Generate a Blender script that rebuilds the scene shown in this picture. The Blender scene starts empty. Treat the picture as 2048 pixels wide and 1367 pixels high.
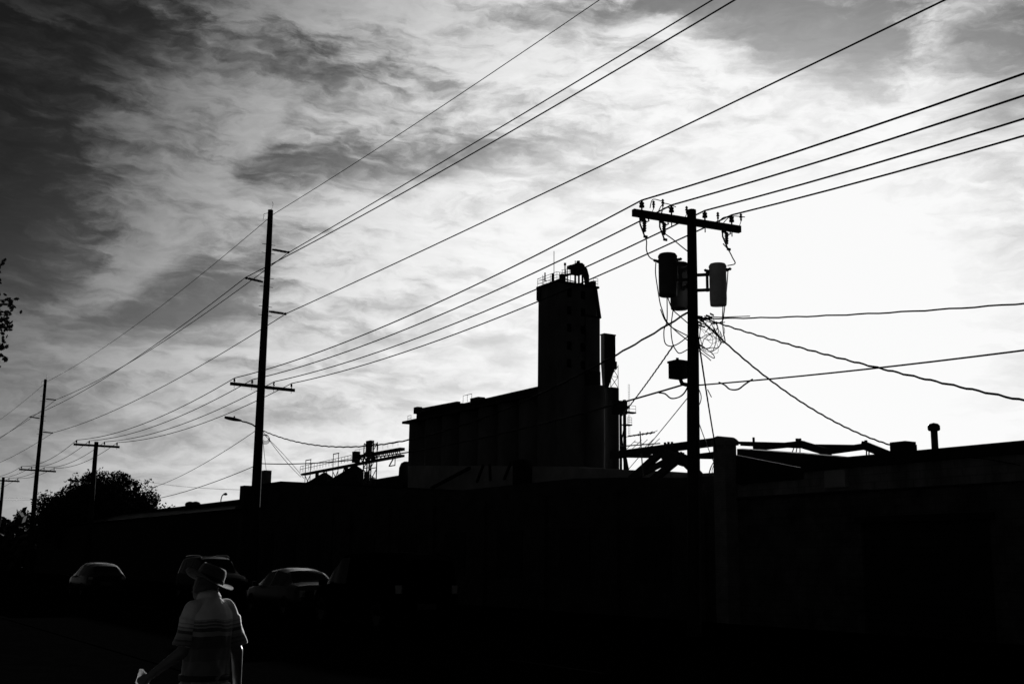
import bpy, bmesh, math, random
from mathutils import Vector, Matrix, noise
R = math.radians
random.seed(7)
SC = bpy.context.scene
COL = SC.collection

# ------------------------------------------------------------------ camera
F, CZ = 2300.0, 1.65                       # focal length in photo pixels, eye height
PITCH, ROLL = math.atan((1128 - 683.5) / F), R(0.7)
fw = Vector((0, math.cos(PITCH), math.sin(PITCH)))
up0 = Vector((0, -math.sin(PITCH), math.cos(PITCH)))
r0 = Vector((1, 0, 0))
rt = math.cos(ROLL) * r0 + math.sin(ROLL) * up0
up = -math.sin(ROLL) * r0 + math.cos(ROLL) * up0
cam_d = bpy.data.cameras.new('camera')
cam_d.sensor_width = 36.0
cam_d.lens = F / 2048 * 36
cam_d.clip_end = 3000
cam_d.clip_start = 0.1
cam = bpy.data.objects.new('camera', cam_d)
COL.objects.link(cam)
cam.matrix_world = Matrix(((rt.x, up.x, -fw.x, 0), (rt.y, up.y, -fw.y, 0), (rt.z, up.z, -fw.z, CZ), (0, 0, 0, 1)))
SC.camera = cam
CAMP = Vector((0, 0, CZ))

# street grid: U runs away along the street, N runs across it to the buildings
ANG = R(31.5)
U = Vector((-math.sin(ANG), math.cos(ANG), 0))
N = Vector((math.cos(ANG), math.sin(ANG), 0))
Z = Vector((0, 0, 1))
def G(u, n, z=0.0): return U * u + N * n + Z * z
def ray(px, py): return fw + rt * ((px - 1024) / F) - up * ((py - 683.5) / F)
def PN(px, py, n):
    d = ray(px, py); return CAMP + d * (n / d.dot(N))
def PU(px, py, u):
    d = ray(px, py); return CAMP + d * (u / d.dot(U))
def PD(px, py, D):
    d = ray(px, py); return CAMP + d * (D / d.y)
def gu(p): return p.dot(U)
def gn(p): return p.dot(N)

# ------------------------------------------------------------------ sky and sun
SUN_DIR = ray(1545, 655).normalized()
SUN_EL = math.asin(SUN_DIR.z)
SUN_AZ = math.atan2(SUN_DIR.x, SUN_DIR.y)
world = bpy.data.worlds.new('World')
SC.world = world
world.use_nodes = True
wt = world.node_tree
wt.nodes.clear()

class X:
    """a small expression layer over Math nodes"""
    def __init__(s, sock): s.s = sock
    @staticmethod
    def m(op, *a, clamp=False):
        nd = wt.nodes.new('ShaderNodeMath'); nd.operation = op; nd.use_clamp = clamp
        for i, v in enumerate(a):
            if isinstance(v, X): wt.links.new(v.s, nd.inputs[i])
            else: nd.inputs[i].default_value = v
        return X(nd.outputs[0])
    def __add__(a, b): return X.m('ADD', a, b)
    def __radd__(a, b): return X.m('ADD', b, a)
    def __sub__(a, b): return X.m('SUBTRACT', a, b)
    def __rsub__(a, b): return X.m('SUBTRACT', b, a)
    def __mul__(a, b): return X.m('MULTIPLY', a, b)
    def __rmul__(a, b): return X.m('MULTIPLY', b, a)
    def __truediv__(a, b): return X.m('DIVIDE', a, b)
    def __pow__(a, b): return X.m('POWER', a, b)
    def clamp(a, lo=0.0, hi=1.0): return X.m('MINIMUM', X.m('MAXIMUM', a, lo), hi)
    def exp(a): return X.m('EXPONENT', a)

def vec(x, y, z=0.0):
    nd = wt.nodes.new('ShaderNodeCombineXYZ')
    for i, v in enumerate((x, y, z)):
        if isinstance(v, X): wt.links.new(v.s, nd.inputs[i])
        else: nd.inputs[i].default_value = v
    return nd.outputs[0]
def fbm(v, scale, detail, rough, dist=0.0):
    nd = wt.nodes.new('ShaderNodeTexNoise'); nd.noise_dimensions = '3D'
    wt.links.new(v, nd.inputs['Vector'])
    nd.inputs['Scale'].default_value = scale; nd.inputs['Detail'].default_value = detail
    nd.inputs['Roughness'].default_value = rough; nd.inputs['Distortion'].default_value = dist
    return X(nd.outputs[0])

tc = wt.nodes.new('ShaderNodeTexCoord')
sep = wt.nodes.new('ShaderNodeSeparateXYZ')
wt.links.new(tc.outputs['Generated'], sep.inputs[0])
dx, dy, dz = (X(o) for o in sep.outputs)
DEG = 180 / math.pi
az = X.m('ARCTAN2', dx, dy) * DEG
el = X.m('ARCSINE', dz.clamp(-1, 1)) * DEG
dotn = dx * SUN_DIR.x + dy * SUN_DIR.y + dz * SUN_DIR.z
sd = X.m('ARCCOSINE', dotn.clamp(-0.99999, 0.99999)) * DEG       # degrees from the sun
# large and small drift of the cirrus
w1 = fbm(vec(az * 0.055, el * 0.13, 0.3), 2.2, 3, 0.5); w2 = fbm(vec(az * 0.055, el * 0.13, 7.7), 2.2, 3, 0.5)
w3 = fbm(vec(az * 0.16, el * 0.35, 3.1), 2.4, 5, 0.6)
sa = az + (w1 - 0.5) * 3.0 + (w3 - 0.5) * 2.0; se = el + (w2 - 0.5) * 2.0 + (w3 - 0.5) * 1.0 + sa * 0.07
lm = fbm(vec(sa * 0.26, se * 0.72, 5.9), 2.0, 7, 0.60)
wa = az + (w1 - 0.5) * 4.0 + (w3 - 0.5) * 3.4 + (lm - 0.5) * 2.6
we = el + (w2 - 0.5) * 2.2 + (w3 - 0.5) * 1.7 + (lm - 0.5) * 1.4
P2 = vec(wa, we)
# cloud banks: photo pixel of the centre, half lengths in pixels, tilt, weight
BANKS = [
    (70, 470, 105, 190, 0, -.60), (60, 240, 120, 200, 0, -.40), (300, 22, 120, 34, -14, -.50), (150, 70, 130, 40, 0, -.25),
    (590, 118, 75, 52, 0, -.42), (700, 150, 120, 40, 5, -.26), (650, 312, 200, 32, 10, -.46), (500, 352, 62, 24, -10, -.42),
    (870, 330, 140, 28, 10, -.50), (1030, 300, 150, 30, 8, -.36), (425, 565, 170, 46, 24, -.50), (320, 635, 130, 38, 8, -.48), (520, 600, 60, 40, 0, -.34),
    (1650, 50, 190, 84, -18, -.85), (2035, 90, 105, 100, 0, -.72), (1370, 2, 210, 22, 0, -.48), (1170, 24, 190, 20, 5, -.42),
    (1010, 690, 75, 32, 0, -.40), (740, 665, 110, 14, 4, -.34), (530, 742, 130, 12, 0, -.36), (950, 766, 160, 14, 4, -.32),
    (2050, 745, 160, 42, 18, -.60), (1990, 250, 150, 40, 10, -.34), (2050, 500, 110, 70, 8, -.34), (1140, 372, 150, 20, 14, -.36),
    (600, 830, 170, 16, 3, -.26), (820, 600, 140, 16, 10, -.24), (150, 880, 200, 60, 0, -.20), (380, 430, 60, 20, 15, -.20),
    (1000, 470, 170, 90, 10, .40), (770, 510, 110, 40, 10, .30), (1900, 190, 110, 40, 25, .20), (1850, 330, 200, 60, 15, .25), (300, 75, 90, 50, 0, -.30), (500, 590, 60, 40, 0, -.20), (400, 500, 50, 30, 20, -.25), (170, 490, 40, 60, 0, -.25), (1150, 180, 160, 60, 0, .15), (1640, 60, 160, 60, -18, -.2),
    (505, 275, 120, 34, 52, .62), (430, 150, 130, 60, 30, .16), (300, 480, 110, 45, 20, .42), (190, 580, 100, 26, 25, .85),
    (330, 370, 150, 70, 5, .18), (60, 685, 110, 40, 0, .40), (50, 12, 95, 14, 0, .60), (1880, 85, 120, 44, 52, .52),
    (690, 428, 135, 48, 30, .34), (490, 712, 155, 11, 0, .44), (290, 736, 130, 15, 0, .30), (630, 610, 140, 50, 10, .22),
    (1420, 118, 135, 38, -25, .42), (610, 20, 175, 34, 8, .52), (900, 105, 280, 66, 0, .26), (850, 396, 140, 20, 22, .30), (700, 255, 150, 26, 10, .18),
]
PXD = 180 / math.pi / F
def bank(P, cx, cy, sx, sy, rot):
    d = ray(cx, cy).normalized()
    mp = wt.nodes.new('ShaderNodeMapping'); mp.vector_type = 'TEXTURE'
    mp.inputs['Location'].default_value = (math.atan2(d.x, d.y) * DEG, math.asin(d.z) * DEG, 0)
    mp.inputs['Rotation'].default_value = (0, 0, R(rot))
    mp.inputs['Scale'].default_value = (sx * PXD, sy * PXD, 1)
    wt.links.new(P, mp.inputs['Vector'])
    dt = wt.nodes.new('ShaderNodeVectorMath'); dt.operation = 'DOT_PRODUCT'
    wt.links.new(mp.outputs[0], dt.inputs[0]); wt.links.new(mp.outputs[0], dt.inputs[1])
    return (X(dt.outputs['Value']) * -0.7).exp()
acc = None
for cx, cy, sx, sy, rot, amp in BANKS:
    g_ = bank(P2, cx, cy, sx, sy, rot)
    acc = g_ * amp if acc is None else X.m('MULTIPLY_ADD', g_, amp, acc)
# clear air and cirrus both brighten toward the sun, the cirrus much farther out from it
sdv = sd + X.m('MAXIMUM', el - SUN_EL * DEG, 0.0) * 0.12
sdc = sd + X.m('MAXIMUM', el - SUN_EL * DEG, 0.0) * 0.33
vclear = ((sdc / 34.5) ** 3 * -1).exp() * 0.44 + ((sdc / 16.5) ** 2 * -1).exp() * 0.64 + 0.035
vcloud = ((sdv / 33.5) ** 4 * -1).exp() * 0.92 + 0.07
HZ = ((X.m('MAXIMUM', el, 0.0) / 10.5) ** 2 * -1).exp() * ((sd / 46.0) ** 4 * -1).exp() * 0.71
st = fbm(vec(sa * 0.085, se * 0.46, 1.3), 2.0, 7, 0.60)
fi = fbm(vec(sa * 0.50, se * 1.7, 9.2), 2.0, 5, 0.6)
dens = 0.73 + acc * 0.85 + (st - 0.5) * 1.25 + (lm - 0.5) * 1.05
m_c = ((dens - 0.05) / 1.0).clamp()
m_c = m_c * m_c * (3 - 2 * m_c)
v = vclear + (vcloud - vclear) * m_c
v = v + ((lm - 0.5) * 0.15 + (fi - 0.5) * 0.10) * (v * 2.0).clamp() * (1 - ((sd / 16.0) ** 2 * -1).exp() * 0.9)
v = 1 - (1 - v) * (1 - HZ * (0.84 + 0.32 * m_c))
v = v + bank(vec(az, el), 924, 797, 11, 1.3, 52) * 0.16           # a short contrail
v = v.clamp(0.115, 0.975)
lum = v ** 2.15
# the clear air between: a Sky Texture seen through a deep red filter, in black and white
sky = wt.nodes.new('ShaderNodeTexSky'); sky.sky_type = 'NISHITA'; sky.sun_disc = False
sky.sun_elevation = SUN_EL; sky.sun_rotation = SUN_AZ; sky.air_density = 1.0; sky.dust_density = 0.3
spc = wt.nodes.new('ShaderNodeSeparateColor'); wt.links.new(sky.outputs[0], spc.inputs[0])
lum = lum + X(spc.outputs[0]) * 0.0012
hor = (dz * 60 + 0.6).clamp()                                      # ground side of the sphere is dark
lum = lum * (0.01 + 0.99 * hor)
bg = wt.nodes.new('ShaderNodeBackground')
wt.links.new(lum.s, bg.inputs['Color']); bg.inputs['Strength'].default_value = 1.0
wo = wt.nodes.new('ShaderNodeOutputWorld'); wt.links.new(bg.outputs[0], wo.inputs[0])

sun_d = bpy.data.lights.new('sun', 'SUN'); sun_d.energy = 5.0; sun_d.angle = R(0.5); sun_d.color = (1, 1, 1)
sun = bpy.data.objects.new('sun', sun_d); COL.objects.link(sun)
sun.rotation_euler = SUN_DIR.to_track_quat('Z', 'Y').to_euler()

vs_ = SC.view_settings
vs_.view_transform = 'Standard'; vs_.look = 'None'; vs_.exposure = 0.0; vs_.gamma = 1.0; vs_.use_curve_mapping = False
SC.cycles.use_denoising = True
SC.cycles.max_bounces = 4
SC.cycles.use_adaptive_sampling = True; SC.cycles.adaptive_threshold = 0.015; SC.cycles.adaptive_min_samples = 12

# ------------------------------------------------------------------ materials (monochrome place)
def mat(name, g, rough=0.8, spec=0.2, var=0.25, scale=4.0, bump=0.0, metal=0.0, coat=0.0, stretch=(1, 1, 1), brick=None, sheen=0.0):
    m = bpy.data.materials.new(name); m.use_nodes = True
    nt = m.node_tree; b = nt.nodes['Principled BSDF']
    b.inputs['Roughness'].default_value = rough
    b.inputs['Specular IOR Level'].default_value = spec
    b.inputs['Metallic'].default_value = metal
    b.inputs['Coat Weight'].default_value = coat
    b.inputs['Sheen Weight'].default_value = sheen; b.inputs['Sheen Roughness'].default_value = 0.35
    b.inputs['Coat Roughness'].default_value = 0.04
    t = nt.nodes.new('ShaderNodeTexCoord'); mp = nt.nodes.new('ShaderNodeMapping')
    mp.inputs['Scale'].default_value = stretch
    nt.links.new(t.outputs['Object'], mp.inputs[0])
    no = nt.nodes.new('ShaderNodeTexNoise'); no.inputs['Scale'].default_value = scale
    no.inputs['Detail'].default_value = 6; no.inputs['Roughness'].default_value = 0.65
    nt.links.new(mp.outputs[0], no.inputs['Vector'])
    cr = nt.nodes.new('ShaderNodeMapRange')
    cr.inputs[1].default_value = 0.3; cr.inputs[2].default_value = 0.7
    cr.inputs[3].default_value = g * (1 - var); cr.inputs[4].default_value = g * (1 + var)
    nt.links.new(no.outputs[0], cr.inputs[0])
    out = cr.outputs[0]; h = no.outputs[0]
    if brick:
        # courses along the wall: rotate object space into the street grid
        m2 = nt.nodes.new('ShaderNodeMapping'); m2.inputs['Rotation'].default_value = (0, 0, -ANG)
        nt.links.new(t.outputs['Object'], m2.inputs[0])
        sp = nt.nodes.new('ShaderNodeSeparateXYZ'); nt.links.new(m2.outputs[0], sp.inputs[0])
        ad = nt.nodes.new('ShaderNodeMath'); ad.operation = 'ADD'
        nt.links.new(sp.outputs[0], ad.inputs[0]); nt.links.new(sp.outputs[1], ad.inputs[1])
        cb = nt.nodes.new('ShaderNodeCombineXYZ'); nt.links.new(ad.outputs[0], cb.inputs[0]); nt.links.new(sp.outputs[2], cb.inputs[1])
        bt = nt.nodes.new('ShaderNodeTexBrick'); nt.links.new(cb.outputs[0], bt.inputs['Vector'])
        bt.inputs['Scale'].default_value = 1.0
        bt.inputs['Brick Width'].default_value, bt.inputs['Row Height'].default_value = brick
        bt.inputs['Mortar Size'].default_value = brick[1] * 0.09
        bt.inputs['Color1'].default_value = (1, 1, 1, 1); bt.inputs['Color2'].default_value = (0.86, 0.86, 0.86, 1)
        bt.inputs['Mortar'].default_value = (0.72, 0.72, 0.72, 1)
        mu = nt.nodes.new('ShaderNodeMath'); mu.operation = 'MULTIPLY'
        nt.links.new(out, mu.inputs[0]); nt.links.new(bt.outputs[0], mu.inputs[1]); out = mu.outputs[0]
        h = bt.outputs[0]
    nt.links.new(out, b.inputs['Base Color'])
    if bump:
        bp = nt.nodes.new('ShaderNodeBump'); bp.inputs['Strength'].default_value = bump; bp.inputs['Distance'].default_value = 0.02
        nt.links.new(h, bp.inputs['Height']); nt.links.new(bp.outputs[0], b.inputs['Normal'])
    return m
M = dict(
    wood=mat('weathered_wood', .04, .95, .02, .4, 5, .4, stretch=(4, 4, .3)),
    wire=mat('cable_jacket', .02, .7, .15, .1),
    steel=mat('dull_steel', .08, .55, .3, .3, 6, .1),
    rust=mat('rusty_steel', .06, .8, .2, .4, 5, .2),
    porc=mat('glazed_porcelain', .05, .35, .4, .1),
    tankd=mat('dark_tank_paint', .09, .55, .3, .25, 3),
    tankl=mat('glare_pale_tank', .80, .5, .3, .2, 3),  # pale paint lightened further to stand in for glare over the can
    conc=mat('elevator_concrete', .16, .95, .05, .35, .25, .2, stretch=(1, 1, .35)),
    concd=mat('stained_concrete', .07, .95, .05, .4, .3, .2, stretch=(1, 1, .3)),
    sheet=mat('corrugated_sheet', .035, .8, .1, .3, 2, .1),
    block=mat('dark_block', .11, .95, .05, .6, 1.1, .5, brick=(.4, .2)),  # wall block, darker than the band above it
    blockp=mat('painted_block_band', .24, .95, .05, .5, 1.3, .4, stretch=(1, 1, .4), brick=(.4, .2)),
    brickm=mat('pier_brick', .26, .95, .05, .3, 2, .5, brick=(.22, .075)),
    brickd=mat('dark_brick', .07, .95, .05, .35, 1.2, .5, brick=(.22, .075)),
    pale=mat('pale_render', .40, .95, .05, .25, .6, .1),
    tar=mat('tar_roofing', .03, .95, .05, .3, 2, .2),
    doorm=mat('roller_door', .03, .7, .1, .3, 2),
    timber=mat('charred_timber', .04, .9, .1, .4, 4, .3),
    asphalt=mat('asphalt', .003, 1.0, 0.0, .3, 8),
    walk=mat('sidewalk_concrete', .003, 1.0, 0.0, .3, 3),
    bounce_ground=mat('pale_bounce_ground', .20, 1.0, 0.0, .2, 2),
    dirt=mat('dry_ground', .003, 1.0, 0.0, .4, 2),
    paintline=mat('road_paint', .025, 1.0, 0.0, .4, 6),
    bark=mat('bark', .05, .95, .05, .4, 6, .5),
    leaf=mat('leaf', .05, .7, .1, .5, 3),
    glass=mat('car_glass', .004, .12, .12, .1),
    paintd=mat('dark_car_paint', .010, .22, .35, .1, 3, coat=.35),
    paintv=mat('faded_van_paint', .003, .9, .0, .1, 3),
    paintg=mat('grey_car_paint', .010, .3, .35, .1, 3, coat=.25),
    painted_suv=mat('black_suv_paint', .005, .5, .08, .1, 3),
    rubber=mat('tyre_rubber', .02, .9, .1, .2),
    chrome=mat('glint_trim', .6, .15, .5, .05, 3, metal=1.0),
    lamp=mat('lamp_lens', .5, .12, .5, .05, 3, coat=1.0),
    skin=mat('skin', .13, .42, .5, .1, 8),
    hair=mat('hair', .10, .8, .2, .3, 30),
    hat=mat('woven_hat', .09, .9, .1, .2, 40, .4, sheen=.5),
    hatband=mat('hat_band', .02, .8, .1, .1),
    trouser=mat('pale_trousers', .65, .95, .05, .15, 20, .2, sheen=.6),
    leather=mat('belt_leather', .03, .6, .3, .2),
    paper=mat('white_paper', .8, .9, .1, .03),
)

# ------------------------------------------------------------------ mesh helpers
class MB:
    def __init__(s): s.v = []; s.f = []; s.smooth = []
    def add(s, vs, fs, smooth=False):
        o = len(s.v); s.v += [Vector(x) for x in vs]
        s.f += [tuple(i + o for i in f) for f in fs]; s.smooth += [smooth] * len(fs)
        return s
    def hexa(s, p):                      # 4 bottom, 4 top, counter-clockwise from above
        return s.add(p, [(3, 2, 1, 0), (4, 5, 6, 7), (0, 1, 5, 4), (1, 2, 6, 5), (2, 3, 7, 6), (3, 0, 4, 7)])
    def box(s, u0, u1, n0, n1, z0, z1, z1b=None):   # in the street grid; z1b: top height at u1
        zb = z1 if z1b is None else z1b
        return s.hexa([G(u0, n0, z0), G(u0, n1, z0), G(u1, n1, z0), G(u1, n0, z0), G(u0, n0, z1), G(u0, n1, z1), G(u1, n1, zb), G(u1, n0, zb)])
    def xbox(s, c, hx, hy, hz, ax=(1, 0, 0), ay=(0, 1, 0), az_=(0, 0, 1)):
        ax, ay, az_ = Vector(ax), Vector(ay), Vector(az_); c = Vector(c); p = []
        for k in (-1, 1):
            for i, j in ((-1, -1), (1, -1), (1, 1), (-1, 1)):
                p.append(c + ax * hx * i + ay * hy * j + az_ * hz * k)
        return s.hexa(p)
    def tube(s, pts, rad, sides=6, caps=True):
        pts = [Vector(p) for p in pts]; n = len(pts)
        rads = rad if isinstance(rad, (list, tuple)) else [rad] * n
        t = (pts[1] - pts[0]).normalized()
        a = t.orthogonal().normalized(); vs = []
        for i, p in enumerate(pts):
            d = (pts[min(i + 1, n - 1)] - pts[max(i - 1, 0)])
            d = d.normalized() if d.length > 1e-9 else t
            a = (a - d * a.dot(d)); a = a.normalized() if a.length > 1e-6 else d.orthogonal().normalized()
            b = d.cross(a)
            for k in range(sides):
                th = 2 * math.pi * k / sides
                vs.append(p + (a * math.cos(th) + b * math.sin(th)) * rads[i])
        fs = [(i * sides + k, i * sides + (k + 1) % sides, (i + 1) * sides + (k + 1) % sides, (i + 1) * sides + k) for i in range(n - 1) for k in range(sides)]
        s.add(vs, fs, True)
        if caps:
            s.add(vs[:sides], [tuple(range(sides))[::-1]]); s.add(vs[-sides:], [tuple(range(sides))])
        return s
    def bar(s, a, b, w, h=None):         # rectangular bar between two points
        a, b = Vector(a), Vector(b); h = h or w
        d = (b - a); L = d.length; d.normalize()
        sx = d.cross(Z); sx = sx.normalized() if sx.length > 1e-4 else Vector((1, 0, 0))
        return s.xbox((a + b) / 2, L / 2, w / 2, h / 2, d, sx.cross(d).cross(d) if False else sx, sx.cross(d))
    def lathe(s, c, prof, sides=16, axis=Z, smooth=True):
        c = Vector(c); axis = Vector(axis).normalized(); a = axis.orthogonal().normalized(); b = axis.cross(a)
        vs = []
        for r, z in prof:
            for k in range(sides):
                th = 2 * math.pi * k / sides
                vs.append(c + axis * z + (a * math.cos(th) + b * math.sin(th)) * r)
        fs = [(i * sides + k, i * sides + (k + 1) % sides, (i + 1) * sides + (k + 1) % sides, (i + 1) * sides + k) for i in range(len(prof) - 1) for k in range(sides)]
        return s.add(vs, fs, smooth)
    def cyl(s, c, r, z0, z1, sides=16, axis=Z):
        return s.lathe(c, [(0.001, z0), (r, z0), (r, z0), (r, z1), (r, z1), (0.001, z1)], sides, axis)
    def build(s, name, m, parent=None, origin=None):
        o0 = Vector(parent['_o']) if parent is not None else (Vector(origin) if origin is not None else None)
        if o0 is None:
            xs = [p.x for p in s.v]; ys = [p.y for p in s.v]; zs = [p.z for p in s.v]
            o0 = Vector(((min(xs) + max(xs)) / 2, (min(ys) + max(ys)) / 2, min(zs)))
        me = bpy.data.meshes.new(name)
        me.from_pydata([p - o0 for p in s.v], [], s.f)
        me.polygons.foreach_set('use_smooth', s.smooth)
        bm = bmesh.new(); bm.from_mesh(me); bmesh.ops.recalc_face_normals(bm, faces=bm.faces); bm.to_mesh(me); bm.free()
        me.materials.append(M[m] if isinstance(m, str) else m); me.update()
        ob = bpy.data.objects.new(name, me); COL.objects.link(ob)
        if parent is not None: ob.parent = parent; ob['_o'] = parent['_o']
        else: ob.location = o0; ob['_o'] = tuple(o0)
        return ob
# note: parts carry their thing's origin, so every mesh below is given in world coordinates;
# a sub-part is parented to its part, whose own transform is the identity under the thing
def thing(name, label, cat, loc, group=None):
    o = bpy.data.objects.new(name, None); COL.objects.link(o); o.location = loc
    o.empty_display_size = 0.3
    o['_o'] = tuple(loc)
    return tag(o, label, cat, group)
def tag(o, label, cat, group=None):
    o['label'] = label; o['category'] = cat
    if group: o['group'] = group
    return o
def struct(o, label=None):
    o['kind'] = 'structure'
    if label: o['label'] = label
    return o
def catenary(a, b, sag, n=24):
    a, b = Vector(a), Vector(b)
    return [a.lerp(b, i / n) - Z * (4 * sag * (i / n) * (1 - i / n)) for i in range(n + 1)]

# ------------------------------------------------------------------ ground, road, pavement
def slab(name, m, u0, u1, n0, n1, z, t=None):
    mb = MB()
    if t is None: mb.add([G(u0, n0, z), G(u1, n0, z), G(u1, n1, z), G(u0, n1, z)], [(0, 3, 2, 1)])
    else: mb.box(u0, u1, n0, n1, z - t, z)
    return struct(mb.build(name, m, origin=G((u0 + u1) / 2, (n0 + n1) / 2, 0)))
gm = MB(); gm.add([(-1500, -1500, -.01), (1500, -1500, -.01), (1500, 1500, -.01), (-1500, 1500, -.01)], [(0, 1, 2, 3)])
struct(gm.build('ground', 'dirt', origin=(0, 0, 0)))
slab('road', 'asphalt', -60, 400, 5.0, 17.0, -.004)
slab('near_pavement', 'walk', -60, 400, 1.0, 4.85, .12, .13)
slab('bounce_ground', 'bounce_ground', -70, 60, -60, .99, .012)  # unseen pale ground added to bounce sunlight onto the man's back
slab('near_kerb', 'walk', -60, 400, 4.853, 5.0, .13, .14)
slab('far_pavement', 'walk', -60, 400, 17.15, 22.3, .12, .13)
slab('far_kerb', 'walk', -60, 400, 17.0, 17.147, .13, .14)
for k in range(12):
    slab('road_marking', 'paintline', 15 + k * 9, 18 + k * 9, 10.95, 11.07, .002)

# ------------------------------------------------------------------ utility poles
POLES_G = 'wooden poles along the street'
def insulator(parent, base, h=.17, r=.06, mname='porc'):
    return MB().lathe(base, [(.02, -.12), (.02, 0), (r, .0), (r, h * .3), (r * .6, h * .42), (r * .95, h * .5), (r * .9, h * .75), (r * .35, h * .82), (r * .5, h), (.001, h)], 8).build('insulator', mname, parent)
def crossarm(t, c, half=1.53, sag=0.0, w=.10, h=.13, tilt=0.0):
    a = c - N * half + Z * tilt; b = c + N * half - Z * tilt
    return MB().bar(a, b, w, h).build('crossarm', 'wood', t)
def pole_mesh(t, base, top, rb, rtp):
    n = 14; pts = []; rr = []
    for i in range(n + 1):
        f = i / n
        p = base.lerp(top, f) + Vector((noise.noise(Vector((f * 3, base.x, 0))), noise.noise(Vector((f * 3, base.y, 4))), 0)) * .03
        pts.append(p); rr.append(rb + (rtp - rb) * f)
    return MB().tube(pts, rr, 12).build('pole', 'wood', t)
def axis_at(base, top, z):
    f = (z - base.z) / (top.z - base.z); return base.lerp(top, f)
def cobra_lamp(t, at, reach, headlen=.75, rise=.35):
    # bracket arm over the street with a flat oval luminaire
    pts = [at, at - N * reach * .3 + Z * rise * .55, at - N * reach * .7 + Z * rise * .9, at - N * reach + Z * rise]
    arm = MB().tube(pts, .035, 8).build('lamp_bracket', 'steel', t)
    c = pts[-1] - N * headlen * .5 + Z * .03
    prof = []
    vs = []; fs = []; L = 9; K = 10
    for i in range(L):
        f = i / (L - 1); w = .04 + .13 * math.sin(math.pi * min(1, f * .9 + .08)) ; hh = .03 + .055 * math.sin(math.pi * min(1, (1 - f) * .75 + .2))
        for k in range(K):
            th = 2 * math.pi * k / K
            vs.append(c + N * headlen * (.5 - f) + Z * (.10 * f + hh * math.sin(th)) + U * w * math.cos(th))
    fs = [(i * K + k, i * K + (k + 1) % K, (i + 1) * K + (k + 1) % K, (i + 1) * K + k) for i in range(L - 1) for k in range(K)]
    fs += [tuple(range(K)), tuple(range((L - 1) * K, L * K))]
    hd = MB().add(vs, fs, True).build('lamp_head', 'steel', arm)
    MB().cyl(c + Z * .10 + N * headlen * .05, .04, 0, .10, 8).build('photocell', 'steel', arm)
    return arm

# pole with the transformers
p1b, p1t = G(20.42, 17.4, 0), PN(1384, 420, 17.85)
p1 = thing('utility_pole', 'wooden utility pole with three transformer cans beside the tall brick pier', 'utility pole', p1b, POLES_G)
pole_mesh(p1, p1b, p1t, .165, .112)
a1 = axis_at(p1b, p1t, 10.0) - U * .16
A1 = [PN(1266, 425, 16.35), PN(1480, 459, 19.4)]
arm1c = (A1[0] + A1[1]) / 2
MB().bar(A1[0], A1[1], .12, .17).build('crossarm', 'wood', p1)
W1 = []
d1 = (A1[1] - A1[0]).normalized()
for px, py in ((1283, 409), (1341, 420), (1408, 433), (1463, 441)):
    # foot of the pin on the arm, by the pixel column
    t_ = (px - 1266) / (1480 - 1266)
    foot = A1[0].lerp(A1[1], t_) + Z * .085
    insulator(p1, foot + Z * .08, .16, .065)
    MB().tube([foot - Z * .3, foot + Z * .1], .014, 6).build('pin', 'steel', p1)
    W1.append(foot + Z * .26)
# second, smaller insulators (dead-end jumpers) on the arm
for px, dz_ in ((1300, .22), (1318, .30), (1365, .22), (1428, .2), (1487, .26)):
    t_ = min(.98, (px - 1266) / 214); q = A1[0].lerp(A1[1], t_) + Z * (.02 + dz_) - U * .12
    ji = MB().lathe(q, [(.012, -.10), (.03, -.06), (.02, -.02), (.045, 0), (.02, .04), (.04, .06), (.012, .10)], 8)
    ji.tube([q - Z * .1, A1[0].lerp(A1[1], t_) + Z * .06 - U * .05], .010, 5)
    ji.build('jumper_insulator', 'porc', p1)
# fuse cutouts below the arm
CUT = []
for px in (1278, 1316, 1441):
    t_ = (px - 1266) / 214; q = A1[0].lerp(A1[1], t_) - U * .14 - Z * .08
    br = MB().tube([q + U * .1 + Z * .02 + N * .22, q + U * .02 - Z * .10 + N * .20, q - Z * .16 + N * .08], .016, 6).build('cutout_bracket', 'steel', p1)
    lean = N * .10 if px > 1400 else N * .07
    top = q - Z * .10 - lean * .2; bot = q - Z * .52 + lean
    c1 = MB()
    c1.lathe(top.lerp(bot, .1) + N * .05, [(.02, .05), (.05, .03), (.05, .0), (.035, -.03), (.055, -.05), (.035, -.09), (.055, -.11), (.035, -.15), (.055, -.17), (.035, -.21), (.05, -.24), (.02, -.27)], 8)
    c1.build('cutout_insulator', 'porc', br)
    c2 = MB().tube([top - N * .07, top.lerp(bot, .3) - N * .10, bot - N * .02], .02, 6)
    c2.bar(top + N * .05, top - N * .09, .03, .05); c2.bar(bot + N * .06, bot - N * .05, .03, .06)
    c2.build('fuse_tube', 'steel', br)
    CUT.append(bot)
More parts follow.
